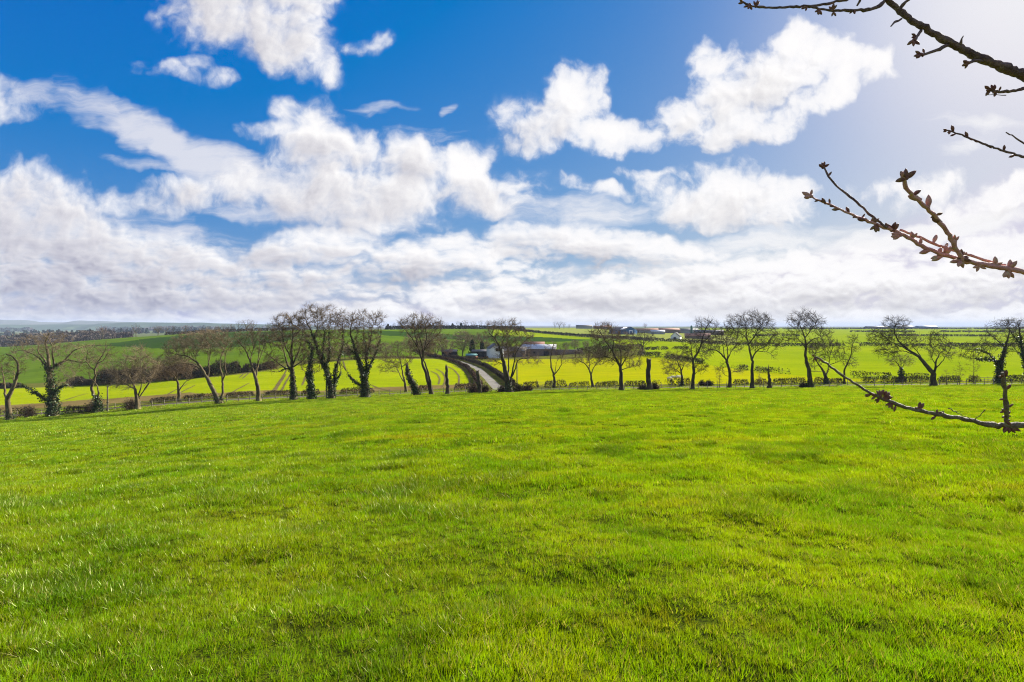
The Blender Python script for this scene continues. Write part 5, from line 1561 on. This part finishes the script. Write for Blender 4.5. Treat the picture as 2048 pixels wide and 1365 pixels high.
def gable_house(name, label, px, y, w, l, eave, ridge_h, rz, wall, roof, cat, group=None, openings=(), overhang=.35, chimney=None, skylights=()):
    """ridge runs along local Y; the gable at local -Y (width w along X); openings: (face, centre, z0, z1, width, name, material)"""
    root = empty(name, at(px, y), R(rz))
    tag(root, label, cat, group)
    a, b = w / 2, l / 2
    z = -1.0
    v = [(-a, -b, z), (a, -b, z), (a, b, z), (-a, b, z), (-a, -b, eave), (a, -b, eave), (a, b, eave), (-a, b, eave), (0, -b, ridge_h), (0, b, ridge_h)]
    mesh_from('wall', v, [np.array([(0, 1, 5, 4), (1, 2, 6, 5), (2, 3, 7, 6), (3, 0, 4, 7)]), np.array([(4, 5, 8), (6, 7, 9)])], M[wall], root)
    s = (ridge_h - eave) / a
    t_ = .16
    oh = overhang
    rf = []
    for sg in (-1, 1):
        x0, z0 = sg * (a + oh), eave - s * oh
        rf.append((np.array([(0.0, -b - oh, ridge_h + .03), (x0, -b - oh, z0 + .03), (x0, b + oh, z0 + .03), (0.0, b + oh, ridge_h + .03),
                    (0.0, -b - oh, ridge_h + t_), (x0, -b - oh, z0 + t_), (x0, b + oh, z0 + t_), (0.0, b + oh, ridge_h + t_)]),
                   np.array([(0, 1, 2, 3), (4, 7, 6, 5), (0, 4, 5, 1), (1, 5, 6, 2), (2, 6, 7, 3)])))
    vv_, ff_ = join(rf)
    ro = mesh_from('roof', vv_, ff_, M[roof], root)
    for (sg, f0, f1, y0, y1) in skylights:
        x0, x1 = sg * a * f0, sg * a * f1
        z0, z1 = ridge_h - s * abs(x0), ridge_h - s * abs(x1)
        q = [(x0, y0, z0 + t_ + .02), (x1, y0, z1 + t_ + .02), (x1, y1, z1 + t_ + .02), (x0, y1, z0 + t_ + .02)]
        q = q + [(p[0], p[1], p[2] + .06) for p in q]
        mesh_from('roof_light', q, np.array([(0, 3, 2, 1), (4, 5, 6, 7), (0, 1, 5, 4), (1, 2, 6, 5), (2, 3, 7, 6), (3, 0, 4, 7)]), M['white'], ro)
    if chimney:
        box_mesh('chimney', (-.4, chimney - .4, ridge_h - .5), (.4, chimney + .4, ridge_h + 1.2), wall, ro)
    for (face, c, z0, z1, ww, nm, mt) in openings:
        if face == 'front':
            o = box_mesh(nm, (c - ww / 2, -b - .06, z0), (c + ww / 2, -b + .02, z1), mt, root)
            if nm == 'window':
                box_mesh('window_frame', (c - ww / 2 - .1, -b - .04, z0 - .12), (c + ww / 2 + .1, -b - .005, z0 - .002), 'white', o)
        elif face == 'right':
            o = box_mesh(nm, (a - .02, c - ww / 2, z0), (a + .06, c + ww / 2, z1), mt, root)
        else:
            o = box_mesh(nm, (-a - .06, c - ww / 2, z0), (-a + .02, c + ww / 2, z1), mt, root)
    return root

GFM = 'buildings of the valley farm'
gable_house('farmhouse', 'pale rendered farmhouse with a dark upper window, seen gable on', 990, 250, 6.6, 9, 4.6, 6.9, 14, 'render_wall', 'slate', 'house', GFM,
            [('front', .3, 3.4, 4.9, 1.6, 'window', 'glass_dark'), ('front', 1.8, .2, 2.2, 1.2, 'door', 'grey_clad'), ('right', -1, 1.0, 2.2, 1.1, 'window', 'glass_dark')], .15)
gable_house('barn', 'long stone barn with a pale tin roof right of the farmhouse', 1078, 262, 8, 17, 3.6, 5.6, 82, 'stone', 'tin', 'barn', GFM, [('left', -4, -.2, 2.4, 2.6, 'door', 'dark_timber'), ('left', 2, 1.2, 2.2, 1.0, 'window', 'glass_dark')])
gable_house('barn', 'low pinkish-walled wing joining farmhouse and stone barn', 1028, 256, 6, 12, 3.2, 5.0, 84, 'stone', 'slate', 'barn', GFM, [('left', 0, 0, 2.2, 1.4, 'door', 'dark_timber')])
gable_house('barn', 'barn with a rust-red roof behind the tin-roofed barn', 1068, 278, 7, 11, 4.4, 6.6, 86, 'stone', 'rust_roof', 'barn', GFM)
root = empty('stone_wall', at(1137, 258)); tag(root, 'dark rubble wall running right from the stone barn', 'wall', GFM)
box_mesh('wall', (-7.2, -.3, -1.0), (7.2, .3, 2.3), 'stone', root)
box_mesh('coping', (-7.3, -.36, 2.3), (7.3, .36, 2.42), 'slate', root)
gable_house('shed', 'black timber shed half hidden by bushes left of the farm entrance', 899, 256, 4, 7.2, 2.6, 3.4, 88, 'dark_timber', 'slate', 'shed', GFM, [('left', 1, 0, 2.0, 1.6, 'door', 'dark_timber')])
gable_house('shed', 'long black timber shed tight against the farmhouse', 962, 258, 4, 8.5, 2.9, 3.6, 88, 'dark_timber', 'slate', 'shed', GFM, [('left', -2, 0, 2.1, 1.8, 'door', 'dark_timber')])
gable_house('shed', 'small green hut with a turquoise roof beside the farm track', 943, 240, 3.0, 4.4, 1.7, 2.2, 80, 'green_paint', 'teal_roof', 'shed', GFM, [('left', .8, .1, 1.5, .8, 'door', 'dark_timber')])
root = empty('feed_bin', at(952.5, 236)); tag(root, 'bright orange feed bin in front of the green hut', 'bin', GFM)
box_mesh('bin_body', (-.6, -.5, 0), (.6, .5, 1.15), 'orange', root); box_mesh('lid', (-.66, -.56, 1.15), (.66, .56, 1.25), 'orange', root)
hedge('hedge', 'clipped russet hedge in front of the green hut', [(928, 231), (950, 232), (978, 233)], 1.2, 1.3, 90, .2, (.4, .2, .4), 651, .05, .3, 'hedges of the farm track')

GP = 'buildings of the farm on the plain'
gable_house('barn', 'dark blue clad barn with a white framed doorway', 1246, 600, 17.5, 30, 4.6, 8.3, 24, 'blue_clad', 'slate', 'barn', GP, [('front', 0, 0, 4.6, 5.2, 'door_frame', 'white'), ('front', 5.5, .2, 1.6, 4, 'panel', 'white'), ('front', -5.5, .2, 1.4, 2.5, 'panel', 'white')], .3, skylights=((-1, .1, .9, -10, -4),))
for o in list(C.objects):
    if o.name.startswith('door_frame'):
        box_mesh('door', (-1.8, -15.1, 0.1), (1.8, -15.065, 3.7), 'blue_clad', o)
for i, (px, y, w, l, e, rh, rz, wall, roof, lab) in enumerate([
    (1292, 660, 12, 30, 3.4, 5.6, 80, 'grey_clad', 'rust_roof', 'low shed with a brownish roof right of the blue barn'),
    (1330, 680, 14, 36, 3.8, 6.2, 86, 'stone', 'rust_roof', 'long low rust-roofed shed in the middle of the plain farm'),
    (1372, 690, 14, 30, 3.6, 6.0, 84, 'grey_clad', 'slate', 'grey-roofed shed beside the green silo'),
    (1418, 650, 12, 34, 3.6, 5.8, 80, 'stone', 'slate', 'low dark shed right of the green silo'),
    (1395, 470, 8, 22, 2.6, 4.8, 70, 'stone', 'rust_roof', 'pink-roofed low steading behind the S-curved tree'),
    (1352, 440, 7, 8, 2.6, 5.8, -32, 'white', 'dark_timber', 'small white-gabled cottage with a steep dark roof'),
    (1168, 980, 14, 30, 4.4, 7.0, 85, 'grey_clad', 'slate', 'dark low shed on the skyline right of the tree clump'),
    (1205, 990, 14, 34, 3.8, 6.0, 85, 'stone', 'rust_roof', 'reddish low shed on the skyline left of the blue barn'),
    (1752, 1750, 22, 70, 5.0, 8.0, 88, 'dark_timber', 'slate', 'leftmost of the long sheds on the right horizon'),
    (1800, 1780, 24, 80, 5.5, 9.5, 88, 'grey_clad', 'slate', 'middle one of the long sheds on the right horizon'),
    (1852, 1760, 24, 62, 6.5, 9.5, 88, 'blue_clad', 'tin', 'blue-grey shed at the right end of the horizon row'),
    (1315, 610, 9, 16, 3.0, 4.6, 80, 'grey_clad', 'tin', 'pale tin-roofed shed in front of the rust-roofed sheds'),
]):
    gable_house('cottage' if 'cottage' in lab else 'shed', lab, px, y, w, l, e, rh, rz, wall, roof, 'cottage' if 'cottage' in lab else 'shed', GP if y < 1000 else 'sheds on the right horizon', [('front', 0, 0, e * .7, w * .3, 'door', 'dark_timber')], .3)
root = empty('silo', at(1383, 650)); tag(root, 'tall dark green silo standing among the low sheds', 'silo', GP)
v, f = sweep([(0, 0, -.5), (0, 0, 4), (0, 0, 9.6), (0, 0, 10.6), (0, 0, 11.0)], [1.3, 1.3, 1.3, .9, .2], 18)
mesh_from('tank', v, split_faces(f), M['silo_green'], root, smooth=True)
for zz in (3.2, 6.4, 9.4):
    v, f = sweep([(0, 0, zz), (0, 0, zz + .25)], [1.36, 1.36], 18)
    mesh_from('hoop', v, split_faces(f), M['silo_green'], root)

# ------------------------------------------------------------------ fences and gate
M['post'] = varied('fence_timber', (.17, .145, .105), (.26, .22, .16), 3, .9)
M['wire'] = material('fence_wire', (.22, .22, .22), .5, spec=.5)
def fence(name, label, x0, x1, y, gap_m, h, rails, wires, w=.10, seed=1):
    r = np.random.default_rng(seed)
    base = at(x0, y)
    root = empty(name, base)
    tag(root, label, 'fence', 'fences along the field edge')
    X0, X1 = (x0 - F) / F * y, (x1 - F) / F * y
    n = int((X1 - X0) / gap_m)
    xs = np.linspace(X0, X1, n + 1) + r.normal(0, .06, n + 1)
    zs = ground_z(xs, np.full(n + 1, y))
    hs = h * r.uniform(.9, 1.12, n + 1)
    bm = None
    for i in range(n + 1):
        if bm is None:
            v, f = sweep([(0, 0, -.3), (0, 0, .5), (0, 0, h)], [w * .55, w * .55, w * .5], 6)
            o = mesh_from('post', v, split_faces(f), M['post'], root); bm = o
        else:
            o = bm.copy(); C.objects.link(o); o.parent = root
        o.location = Vector((xs[i], y, zs[i])) - base
        o.scale = (1, 1, hs[i] / h)
        o.rotation_euler = (r.normal(0, .04), r.normal(0, .05), r.uniform(0, 6))
    off = np.array(base)
    for k, zz in enumerate(rails):
        pts = np.stack([xs, np.full(n + 1, y - w * .6), zs + zz], -1) - off
        v, f = sweep(pts, np.full(n + 1, .045), 4)
        mesh_from('rail', v, split_faces(f), M['post'], root)
    for zz in wires:
        pts = np.stack([xs, np.full(n + 1, y - w * .6), zs + zz], -1) - off
        v, f = sweep(pts, np.full(n + 1, .008), 3)
        mesh_from('wire', v, split_faces(f), M['wire'], root)
fence('rail_fence', 'timber post and rail fence along the lane below the left trees', -90, 600, 96, 2.3, 1.15, (.45, .95), (), .13, 1)
fence('wire_fence', 'post and wire fence between the ivy trees and the track mouth', 606, 996, 93.5, 1.9, 1.15, (), (.4, .7, 1.0), .10, 2)
fence('wire_fence', 'long post and wire fence along the right half of the field edge', 1046, 1600, 94.0, 1.65, 1.2, (), (.35, .65, .95), .09, 3)
fence('wire_fence', 'post and wire fence at the right end of the field edge', 1604, 2170, 94.0, 1.65, 1.2, (), (.35, .65, .95), .09, 4)
fence('rail_fence', 'pale rail fence on the bend of the farm track', 856, 918, 252, 2.2, 1.2, (.5, 1.0), (), .14, 5)
fence('rail_fence', 'thin dark fence across the meadow gap right of the spire-like young tree', 1960, 1990, 107, 1.2, 1.2, (.5, 1.0), (), .08, 6)
root = empty('field_gate', at(1076, 106.5)); tag(root, 'grey bar gate into the yellow meadow right of the timber pole', 'gate')
for zz in (.25, .5, .75, 1.0, 1.2):
    v, f = sweep([(0, 0, zz), (2.9, 0, zz)], [.03, .03], 5); mesh_from('bar', v, split_faces(f), M['post'], root)
for xx in (-.05, 2.95):
    v, f = sweep([(xx, 0, -.2), (xx, 0, 1.45)], [.09, .09], 6); mesh_from('post', v, split_faces(f), M['post'], root)
v, f = sweep([(0, .03, .25), (2.9, .03, 1.2)], [.025, .025], 4); mesh_from('brace', v, split_faces(f), M['post'], root)

# ------------------------------------------------------------------ sheep
M['wool'] = varied('sheep_wool', (.55, .50, .36), (.68, .62, .46), 4, .95)
M['sheep_face'] = varied('sheep_face', (.05, .04, .035), (.09, .075, .06), 4, .9)
def sheep(label, px, y, turn, graze, seed):
    r = np.random.default_rng(seed)
    root = empty('sheep', at(px, y), turn)
    tag(root, label, 'sheep', 'sheep grazing in the meadow')
    parts = [sweep([(-.62, 0, .60), (-.55, 0, .66), (-.30, 0, .68), (0, 0, .66), (.30, 0, .68), (.50, 0, .70), (.60, 0, .68)], [.06, .22, .30, .31, .29, .22, .10], 12, rough=.06, r=r)]
    hz = .22 if graze else .95
    parts.append(sweep([(.45, 0, .72), (.66, 0, (.72 + hz) / 2 + .05), (.80, 0, hz + .08)], [.17, .13, .09], 10))
    parts.append(sweep([(.76, 0, hz + .12), (.86, 0, hz + .04), (.98, 0, hz - .06)], [.085, .09, .05], 10))
    for sx, sy in ((.38, .13), (.38, -.13), (-.42, .13), (-.42, -.13)):
        kx = .04 if sx > 0 else -.06
        parts.append(sweep([(sx, sy, .55), (sx + kx, sy, .30), (sx, sy, .12), (sx + .02, sy, -.02)], [.09, .05, .035, .04], 6))
    for sy in (-.1, .1):
        parts.append(sweep([(.77, sy * .6, hz + .14), (.74, sy * 1.7, hz + .12)], [.03, .012], 5))
    parts.append(sweep([(-.60, 0, .70), (-.68, 0, .60), (-.69, 0, .48)], [.05, .045, .02], 6))
    v, f = join(parts)
    nb = len(parts[0][1]) + len(parts[1][1])
    fm = np.concatenate([np.full(len(p[1]), 0 if i in (0, 1, 9) or i == len(parts) - 1 else 1) for i, p in enumerate(parts)])
    bad = f[:, 2] == f[:, 3]
    mesh_from('body', v, [f[~bad], f[bad][:, :3]], [M['wool'], M['sheep_face']], root, smooth=True, fmat=np.concatenate([fm[~bad], fm[bad]]))
sheep('pale sheep grazing, nearest the hedge and leftmost of four', 1339, 121, 0.25, True, 1)
sheep('pale sheep grazing, second from the left of four', 1346, 124, 0.1, True, 2)
sheep('pale sheep grazing, third from the left of four', 1355, 124, 0.2, True, 3)
sheep('pale sheep beside the low round tree, rightmost of four', 1361, 125, 2.9, False, 4)

# ------------------------------------------------------------------ the cherry tree at the viewer's right elbow
M['cherry_bark'] = varied('cherry_bark', (.110, .062, .054), (.215, .135, .108), 60, .75, (.300, .215, .155), 160, bump=.5, spec=.35)
M['cherry_tan_lit'] = varied('cherry_bark_flare_lit', (.58, .25, .20), (.72, .37, .30), 60, .7, (.60, .36, .27), 150, bump=.4, spec=.35)  # bark paled in the colour so the middle spray looks lit by flare
M['cherry_olive'] = varied('cherry_olive_bark', (.150, .108, .062), (.260, .205, .105), 60, .7, (.36, .31, .19), 150, bump=.5, spec=.35)
M['bud'] = varied('bud_scales', (.140, .052, .038), (.235, .108, .070), 90, .65, (.260, .180, .060), 140, spec=.2)
M['bud_pink_lit'] = varied('bud_scales_pink_lit', (.46, .20, .145), (.56, .31, .21), 90, .65, (.50, .40, .19), 140, spec=.2)  # buds brightened in colour, as if caught in the same flare

YA = .92
CH = empty('cherry_tree', (1.85, .95, gz(1.85, .95)))
tag(CH, 'budding cherry tree reaching its branches in from the right edge, close to the viewer', 'tree')
CO = np.array(CH.location)
cr = np.random.default_rng(77)

def cpts(pts, y0, y1=None):
    """photo points to metres at about y0..y1 from the eye, relative to the tree"""
    y1 = y0 if y1 is None else y1
    n = len(pts)
    out = []
    for i, p in enumerate(pts):
        y = y0 + (y1 - y0) * i / max(1, n - 1)
        out.append(((p[0] - F) / F * y, y, EYE - (p[1] - HOR) / F * y))
    return np.array(out) - CO

def spline(P, W, step):
    L_ = np.concatenate([[0], np.cumsum(np.linalg.norm(np.diff(P, axis=0), axis=1))])
    n = max(6, int(L_[-1] / step))
    s = np.linspace(0, L_[-1], n)
    # Catmull-like smoothing by a short running mean of the dense polyline
    q = np.stack([np.interp(s, L_, P[:, k]) for k in range(3)], -1)
    k = 5
    if n > 12:
        pad = np.concatenate([np.repeat(q[:1], k // 2, 0), q, np.repeat(q[-1:], k // 2, 0)])
        q[1:-1] = np.stack([np.convolve(pad[:, j], np.ones(k) / k, 'valid') for j in range(3)], -1)[1:-1]
    return q, np.interp(s, L_, W)

def wood_part(name, pts, y0, y1, mat, parent, pre=None, knots=0.10, sides=9):
    P = cpts(pts, y0, y1)
    W = np.array([p[2] for p in pts]) / F * (y0 + y1) / 2 / 2 * (.70 if y0 == YA else .80)
    if pre is not None:
        P = np.concatenate([np.array(pre[0]) - CO, P]); W = np.concatenate([pre[1], W])
    q, w = spline(P, W, .006)
    n = len(q)
    q[1:-1] += cr.normal(0, .0006, (n - 2, 3))
    # bud scars: short swellings
    w = w * (1 + .05 * cr.normal(size=n))
    for c in np.arange(cr.integers(2, 6), n, cr.integers(5, 8)):
        w[max(0, c - 1):c + 1] *= 1 + knots * cr.uniform(.4, 1.6)
    v, f = sweep(q, w, sides, rough=.06, r=cr)
    WOOD.append((q, w))
    return mesh_from(name, v, split_faces(f), M[mat], parent, smooth=True)

WOOD = []

def one_bud(base, d, ln, rad):
    d = np.array(d, float); d /= np.linalg.norm(d)
    prof = [(-.2, .5), (0, .62), (.15, .86), (.32, 1.0), (.52, .98), (.70, .80), (.86, .50), (1.0, .14)]
    pts = [base + d * ln * a for a, _ in prof]
    return sweep(pts, [rad * b for _, b in prof], 8, rough=.05, r=cr)

def buds(px, row, y, parent, dirs, mat='bud', s=1.0):
    """a cluster sitting at one spot; dirs are picture angles in degrees (0 right, 90 up)"""
    base = cpts([(px, row)], y)[0]
    best = None                                                # sit on the nearest piece of wood
    for q, w in WOOD:
        e = np.linalg.norm((q - base)[:, [0, 2]], axis=1) - w
        i = int(np.argmin(e))
        if best is None or e[i] < best[0]:
            best = (e[i], q[i], w[i])
    off = base - best[1]; off[1] = 0
    ln_ = np.linalg.norm(off)
    base = best[1] + off * (min(1.0, best[2] * .8 / ln_) if ln_ > 1e-6 else 0)
    k = y / F
    parts = []
    for a in dirs:
        a = R(a + cr.uniform(-8, 8))
        dd = (math.cos(a), cr.uniform(-.5, .25), math.sin(a))
        ln = s * k * cr.uniform(13, 18.5)
        parts.append(one_bud(base + np.array([math.cos(a), 0, math.sin(a)]) * k * 2, dd, ln, ln * cr.uniform(.22, .28)))
    if len(dirs) > 2:                                          # the woody knob they share
        parts.append(sweep([base - np.array([0, 0, .002]), base, base + np.array([0, 0, .003])], [k * 4 * s, k * 5.5 * s, k * 3 * s], 8, rough=.1, r=cr))
    v, f = join(parts)
    return mesh_from('bud_cluster', v, split_faces(f), M[mat], parent, smooth=True)

# trunk and the boughs that carry the branches, beyond the right edge
tr_pts = np.array([(1.85, .95, gz(1.85, .95) - .2), (1.84, .96, .5), (1.80, .98, 1.1), (1.78, 1.0, 1.7), (1.80, 1.05, 2.4), (1.86, 1.1, 3.2), (1.9, 1.2, 4.0)]) - CO
q, w = spline(tr_pts, np.array([.12, .095, .085, .07, .055, .035, .015]), .04)
v, f = sweep(q, w, 14, rough=.05, r=cr)
mesh_from('trunk', v, split_faces(f), M['cherry_bark'], CH, smooth=True)

# top branch
YA = .92
A = wood_part('branch', [(2075, 165, 27), (2048, 150, 26), (1990, 130, 23), (1930, 102, 20), (1880, 75, 18), (1820, 40, 15), (1790, 14, 14), (1768, -6, 14), (1745, -36, 12), (1725, -70, 10)], YA, YA, 'cherry_bark', CH,
              ([(1.79, .99, 1.55), (1.5, .97, 1.72), (1.2, .95, 1.88)], [.03, .022, .016]))
for pts in ([(1768, 4, 10), (1756, 15, 10), (1742, 20, 9), (1718, 21, 7.5), (1690, 22, 7), (1660, 22, 6.5), (1640, 18, 6), (1622, 14, 5.5), (1606, 12, 4)],
            [(1760, -28, 7), (1725, -10, 7), (1694, -2, 7), (1668, 5, 6.5), (1640, 11, 6.5), (1610, 13, 7), (1580, 14, 6.5), (1548, 16, 5.5), (1518, 15, 5), (1496, 10, 4.5), (1480, 1, 3.5)],
            [(1803, 38, 6), (1790, 44, 5), (1782, 53, 3.5)], [(1842, 62, 8), (1834, 74, 7), (1828, 82, 5)], [(1898, 90, 9), (1876, 100, 8.5), (1858, 106, 8), (1842, 110, 6)],
            [(1921, 98, 7), (1921, 86, 6), (1927, 72, 2.5)], [(1974, 124, 8), (1952, 121, 8), (1936, 126, 6)], [(1796, 21, 7), (1808, 8, 7), (1822, -6, 7)], [(1714, 12, 5), (1719, 2, 5), (1723, -10, 4)]):
    wood_part('shoot', pts, YA, YA - .012, 'cherry_bark', A, knots=.22)
for px, row, ds, s in ((1500, 14, (250, 200, 300), .62), (1510, 8, (80, 120, 50), .62), (1486, 10, (190, 150), .55), (1613, 20, (200, 250), .62), (1640, 27, (300, 250, 200), .62), (1668, 18, (90, 60, 130), .62), (1669, 26, (260, 300), .55),
                       (1714, 10, (230, 280), .6), (1828, 80, (220, 260, 300), .75), (1832, 62, (200, 150), .6), (1842, 110, (180, 220, 140), .75), (1936, 127, (200, 250, 160), .75), (1850, 105, (240, 100), .6)):
    buds(px, row, YA - .012, A, ds, 'bud', s)
# the branch just under it
B = wood_part('branch', [(2085, 158, 9), (2060, 172, 8), (2040, 180, 7.5), (2015, 186, 7), (1996, 184, 6.5), (1980, 181, 5)], .95, .95, 'cherry_bark', CH, ([(1.5, .98, 1.74), (1.2, .96, 1.92)], [.012, .008]), .2)
for px, row, ds, s in ((1980, 180, (150, 190, 230), .8), (1986, 177, (80, 110), .7), (2000, 182, (80,), .5), (1994, 187, (240, 200), .6)):
    buds(px, row, .95, B, ds, 'bud', s)
wood_part('shoot', [(2012, 191, 2.4), (1992, 190, 1.2), (1972, 190, 1.6)], .95, .95, 'cherry_bark', B)
# two thin twigs lower down
Cb = wood_part('branch', [(2080, 322, 6), (2048, 315, 5.6), (2010, 303, 5), (1970, 289, 4.4), (1936, 275, 4), (1908, 265, 3.6), (1894, 261, 3)], .98, .98, 'cherry_bark', CH, ([(1.79, 1.0, 1.6), (1.4, 1.0, 1.82)], [.012, .006]))
for px, row, ds, s in ((1895, 261, (170, 200), .6), (1902, 264, (230, 200), .55), (1907, 262, (100,), .75), (1912, 268, (200,), .5), (1934, 274, (110,), .75), (1948, 282, (330, 160), .6), (1976, 291, (330,), .55), (2010, 302, (90,), .55), (2028, 311, (200,), .6)):
    buds(px, row, .98, Cb, ds, 'bud', s)
wood_part('branch', [(2085, 312, 3.6), (2048, 288, 3.4), (2030, 276, 3.2), (2012, 265, 2.6)], 1.0, 1.0, 'cherry_bark', CH, ([(1.5, 1.0, 1.80), (1.2, 1.0, 1.92)], [.006, .004]))

# the middle spray
YD = .74
D = wood_part('branch', [(2085, 556, 13), (2048, 544, 12.5), (2016, 538, 12), (1965, 530, 11.5), (1921, 520, 11.5), (1882, 509, 10), (1849, 497, 9), (1806, 468, 8.5), (1775, 458, 8), (1724, 438, 6.5), (1665, 412, 5), (1631, 397, 4.4), (1622, 393, 3.6)], YD, YD + .02, 'cherry_tan_lit', CH,
              ([(1.80, .98, 1.15), (1.4, .9, 1.45), (1.05, .8, 1.60)], [.03, .018, .009]))
D1 = wood_part('shoot', [(1775, 456, 5.5), (1752, 441, 5.5), (1718, 409, 5.5), (1690, 384, 5), (1665, 366, 4.6), (1652, 343, 4.4), (1644, 327, 4.2)], YD + .01, YD + .05, 'cherry_bark', D)
wood_part('shoot', [(2011, 531, 7), (1977, 523, 6.5), (1939, 511, 6.5), (1900, 499, 6.5), (1862, 487, 6.5), (1836, 474, 6.5), (1800, 460, 5)], YD + .02, YD + .03, 'cherry_tan_lit', D)
wood_part('shoot', [(1924, 518, 11), (1911, 497, 11), (1898, 468, 10.5), (1875, 438, 9.5), (1852, 414, 9), (1834, 399, 9), (1813, 380, 9), (1807, 358, 8), (1804, 345, 7.5)], YD - .01, YD - .06, 'cherry_tan_lit', D)
for px, row, ds, m, s in (
    (1644, 328, (90, 155, 30, 100), 'bud', .7), (1654, 343, (60,), 'bud', .6), (1654, 355, (190,), 'bud', .5), (1666, 368, (200, 330), 'bud', .55), (1688, 383, (100,), 'bud', .55), (1694, 396, (180,), 'bud', .55), (1716, 408, (110,), 'bud', .65), (1730, 424, (200,), 'bud', .5), (1740, 432, (70,), 'bud', .45),
    (1622, 391, (85, 185, 150), 'bud_pink_lit', .95), (1666, 409, (125,), 'bud', .8), (1690, 425, (185,), 'bud', .9), (1736, 444, (178,), 'bud', .95), (1762, 455, (250, 290, 210), 'bud', .8), (1760, 446, (80, 40), 'bud', .75), (1786, 456, (120, 100), 'bud', .85), (1799, 458, (90, 50, 130), 'bud', .95),
    (1812, 474, (195, 215, 170), 'bud_pink_lit', 1.0), (1838, 474, (60, 100), 'bud_pink_lit', .7), (1852, 489, (80,), 'bud_pink_lit', .95), (1866, 508, (195,), 'bud_pink_lit', 1.05), (1886, 489, (60, 100, 140), 'bud_pink_lit', .8), (1896, 496, (185,), 'bud_pink_lit', .9), (1886, 512, (60, 20), 'bud_pink_lit', .9), (1893, 519, (185, 210), 'bud_pink_lit', 1.1),
    (1902, 508, (95, 60), 'bud_pink_lit', 1.0), (1908, 518, (100, 20, 340), 'bud', 1.0), (1905, 530, (190, 230, 290), 'bud_pink_lit', 1.05), (1930, 517, (330, 10, 80), 'bud', .9), (1918, 497, (60,), 'bud_pink_lit', .9), (1936, 511, (60, 100), 'bud_pink_lit', .8), (1962, 534, (200, 330, 250), 'bud_pink_lit', .8),
    (1996, 527, (90, 20, 160), 'bud_pink_lit', .85), (2024, 537, (80, 60), 'bud_pink_lit', 1.0), (2020, 545, (220, 260, 320), 'bud_pink_lit', .95),
    (1805, 346, (88, 35, 195, 140), 'bud', 1.05), (1808, 364, (25,), 'bud', 1.0), (1812, 382, (170,), 'bud_pink_lit', 1.25), (1833, 394, (88,), 'bud_pink_lit', 1.4), (1853, 419, (200, 20), 'bud', .7), (1864, 436, (165,), 'bud', 1.0), (1899, 466, (55,), 'bud_pink_lit', 1.0)):
    yy = YD
    buds(px, row, yy, D, ds, m, s)

# the low branch across the field
YE = .70
E = wood_part('branch', [(2085, 846, 15), (2048, 851, 14), (2016, 853, 13), (1978, 851, 12.5), (1954, 844, 11.5), (1928, 838, 10), (1895, 833, 9.5), (1852, 824, 9), (1819, 818, 9), (1788, 806, 9), (1753, 793, 7), (1722, 776, 6), (1687, 753, 5.6), (1663, 735, 5.4), (1644, 721, 5), (1631, 714, 4)], YE, YE + .03, 'cherry_olive', CH,
              ([(1.84, .96, .7), (1.4, .85, 1.15), (1.0, .76, 1.38)], [.03, .02, .010]), .14)
wood_part('shoot', [(2014, 848, 9.5), (2011, 833, 9.5), (2012, 811, 9), (2013, 785, 8.5), (2009, 767, 8), (2005, 746, 7.5)], YE - .005, YE - .03, 'cherry_olive', E, knots=.2)
wood_part('shoot', [(1945, 840, 1.8), (1920, 828, 1.5), (1897, 817, 2.6)], YE, YE - .03, 'cherry_bark', E, knots=0)
wood_part('shoot', [(1951, 840, 1.8), (1960, 831, 1.5), (1970, 820, 2.6)], YE, YE - .03, 'cherry_bark', E, knots=0)
for px, row, ds, s in ((1632, 714, (140,), .55), (1645, 722, (300, 250), .65), (1658, 731, (120,), .7), (1742, 785, (140,), .55), (1757, 796, (185, 210), .9), (1768, 797, (150, 200), 1.0), (1778, 795, (95, 120, 70), 1.15), (1786, 797, (60, 80, 20), 1.15), (1776, 802, (235, 205), .95), (1790, 800, (340, 40), .8),
                       (1796, 816, (190, 230, 270), 1.0), (1803, 818, (250,), .9), (1851, 821, (95, 50, 165), 1.05), (1884, 831, (90, 30), .8), (1881, 837, (220,), .8), (1895, 832, (70,), .5),
                       (2004, 746, (60, 100), 1.15), (2000, 744, (140, 165), .9), (2006, 762, (160,), .7), (2012, 774, (50,), 1.15), (2010, 797, (180,), 1.0), (2010, 822, (170, 200), 1.0), (2015, 815, (45,), .9), (2015, 831, (40, 340), .8), (2009, 836, (185,), .9), (2018, 842, (0, 60, 300), .9),
                       (2036, 856, (190, 230, 270), 1.2), (2044, 858, (250, 290, 330), 1.3)):
    buds(px, row, YE + .004 if px < 1995 else YE - .012, E, ds, 'bud', s * .72)

# ------------------------------------------------------------------ haze over the far country
hz = bpy.data.materials.new('haze')
hz.use_nodes = True
hz.node_tree.nodes.clear()
t = NT(hz.node_tree)
pv = t.n('ShaderNodeVolumePrincipled', {'Color': (.66, .79, 1.0, 1), 'Density': .00008, 'Anisotropy': -.1})
for nm in ('Density Attribute', 'Temperature Attribute', 'Color Attribute'):
    if nm in pv.inputs:
        pv.inputs[nm].default_value = ''
ho = t.n('ShaderNodeOutputMaterial')
t.l.new(pv.outputs[0], ho.inputs['Volume'])
a, b, c, d, e, f = -19000, -1500, -260, 20000, 15500, 72
v = [(a, b, c), (d, b, c), (d, e, c), (a, e, c), (a, b, f), (d, b, f), (d, e, f), (a, e, f)]
haze = mesh_from('haze', v, np.array([(0, 3, 2, 1), (4, 5, 6, 7), (0, 1, 5, 4), (1, 2, 6, 5), (2, 3, 7, 6), (3, 0, 4, 7)]), hz)
tag(haze, 'pale blue haze over the far country', 'haze', kind='stuff')
scene.cycles.volume_bounces = 0
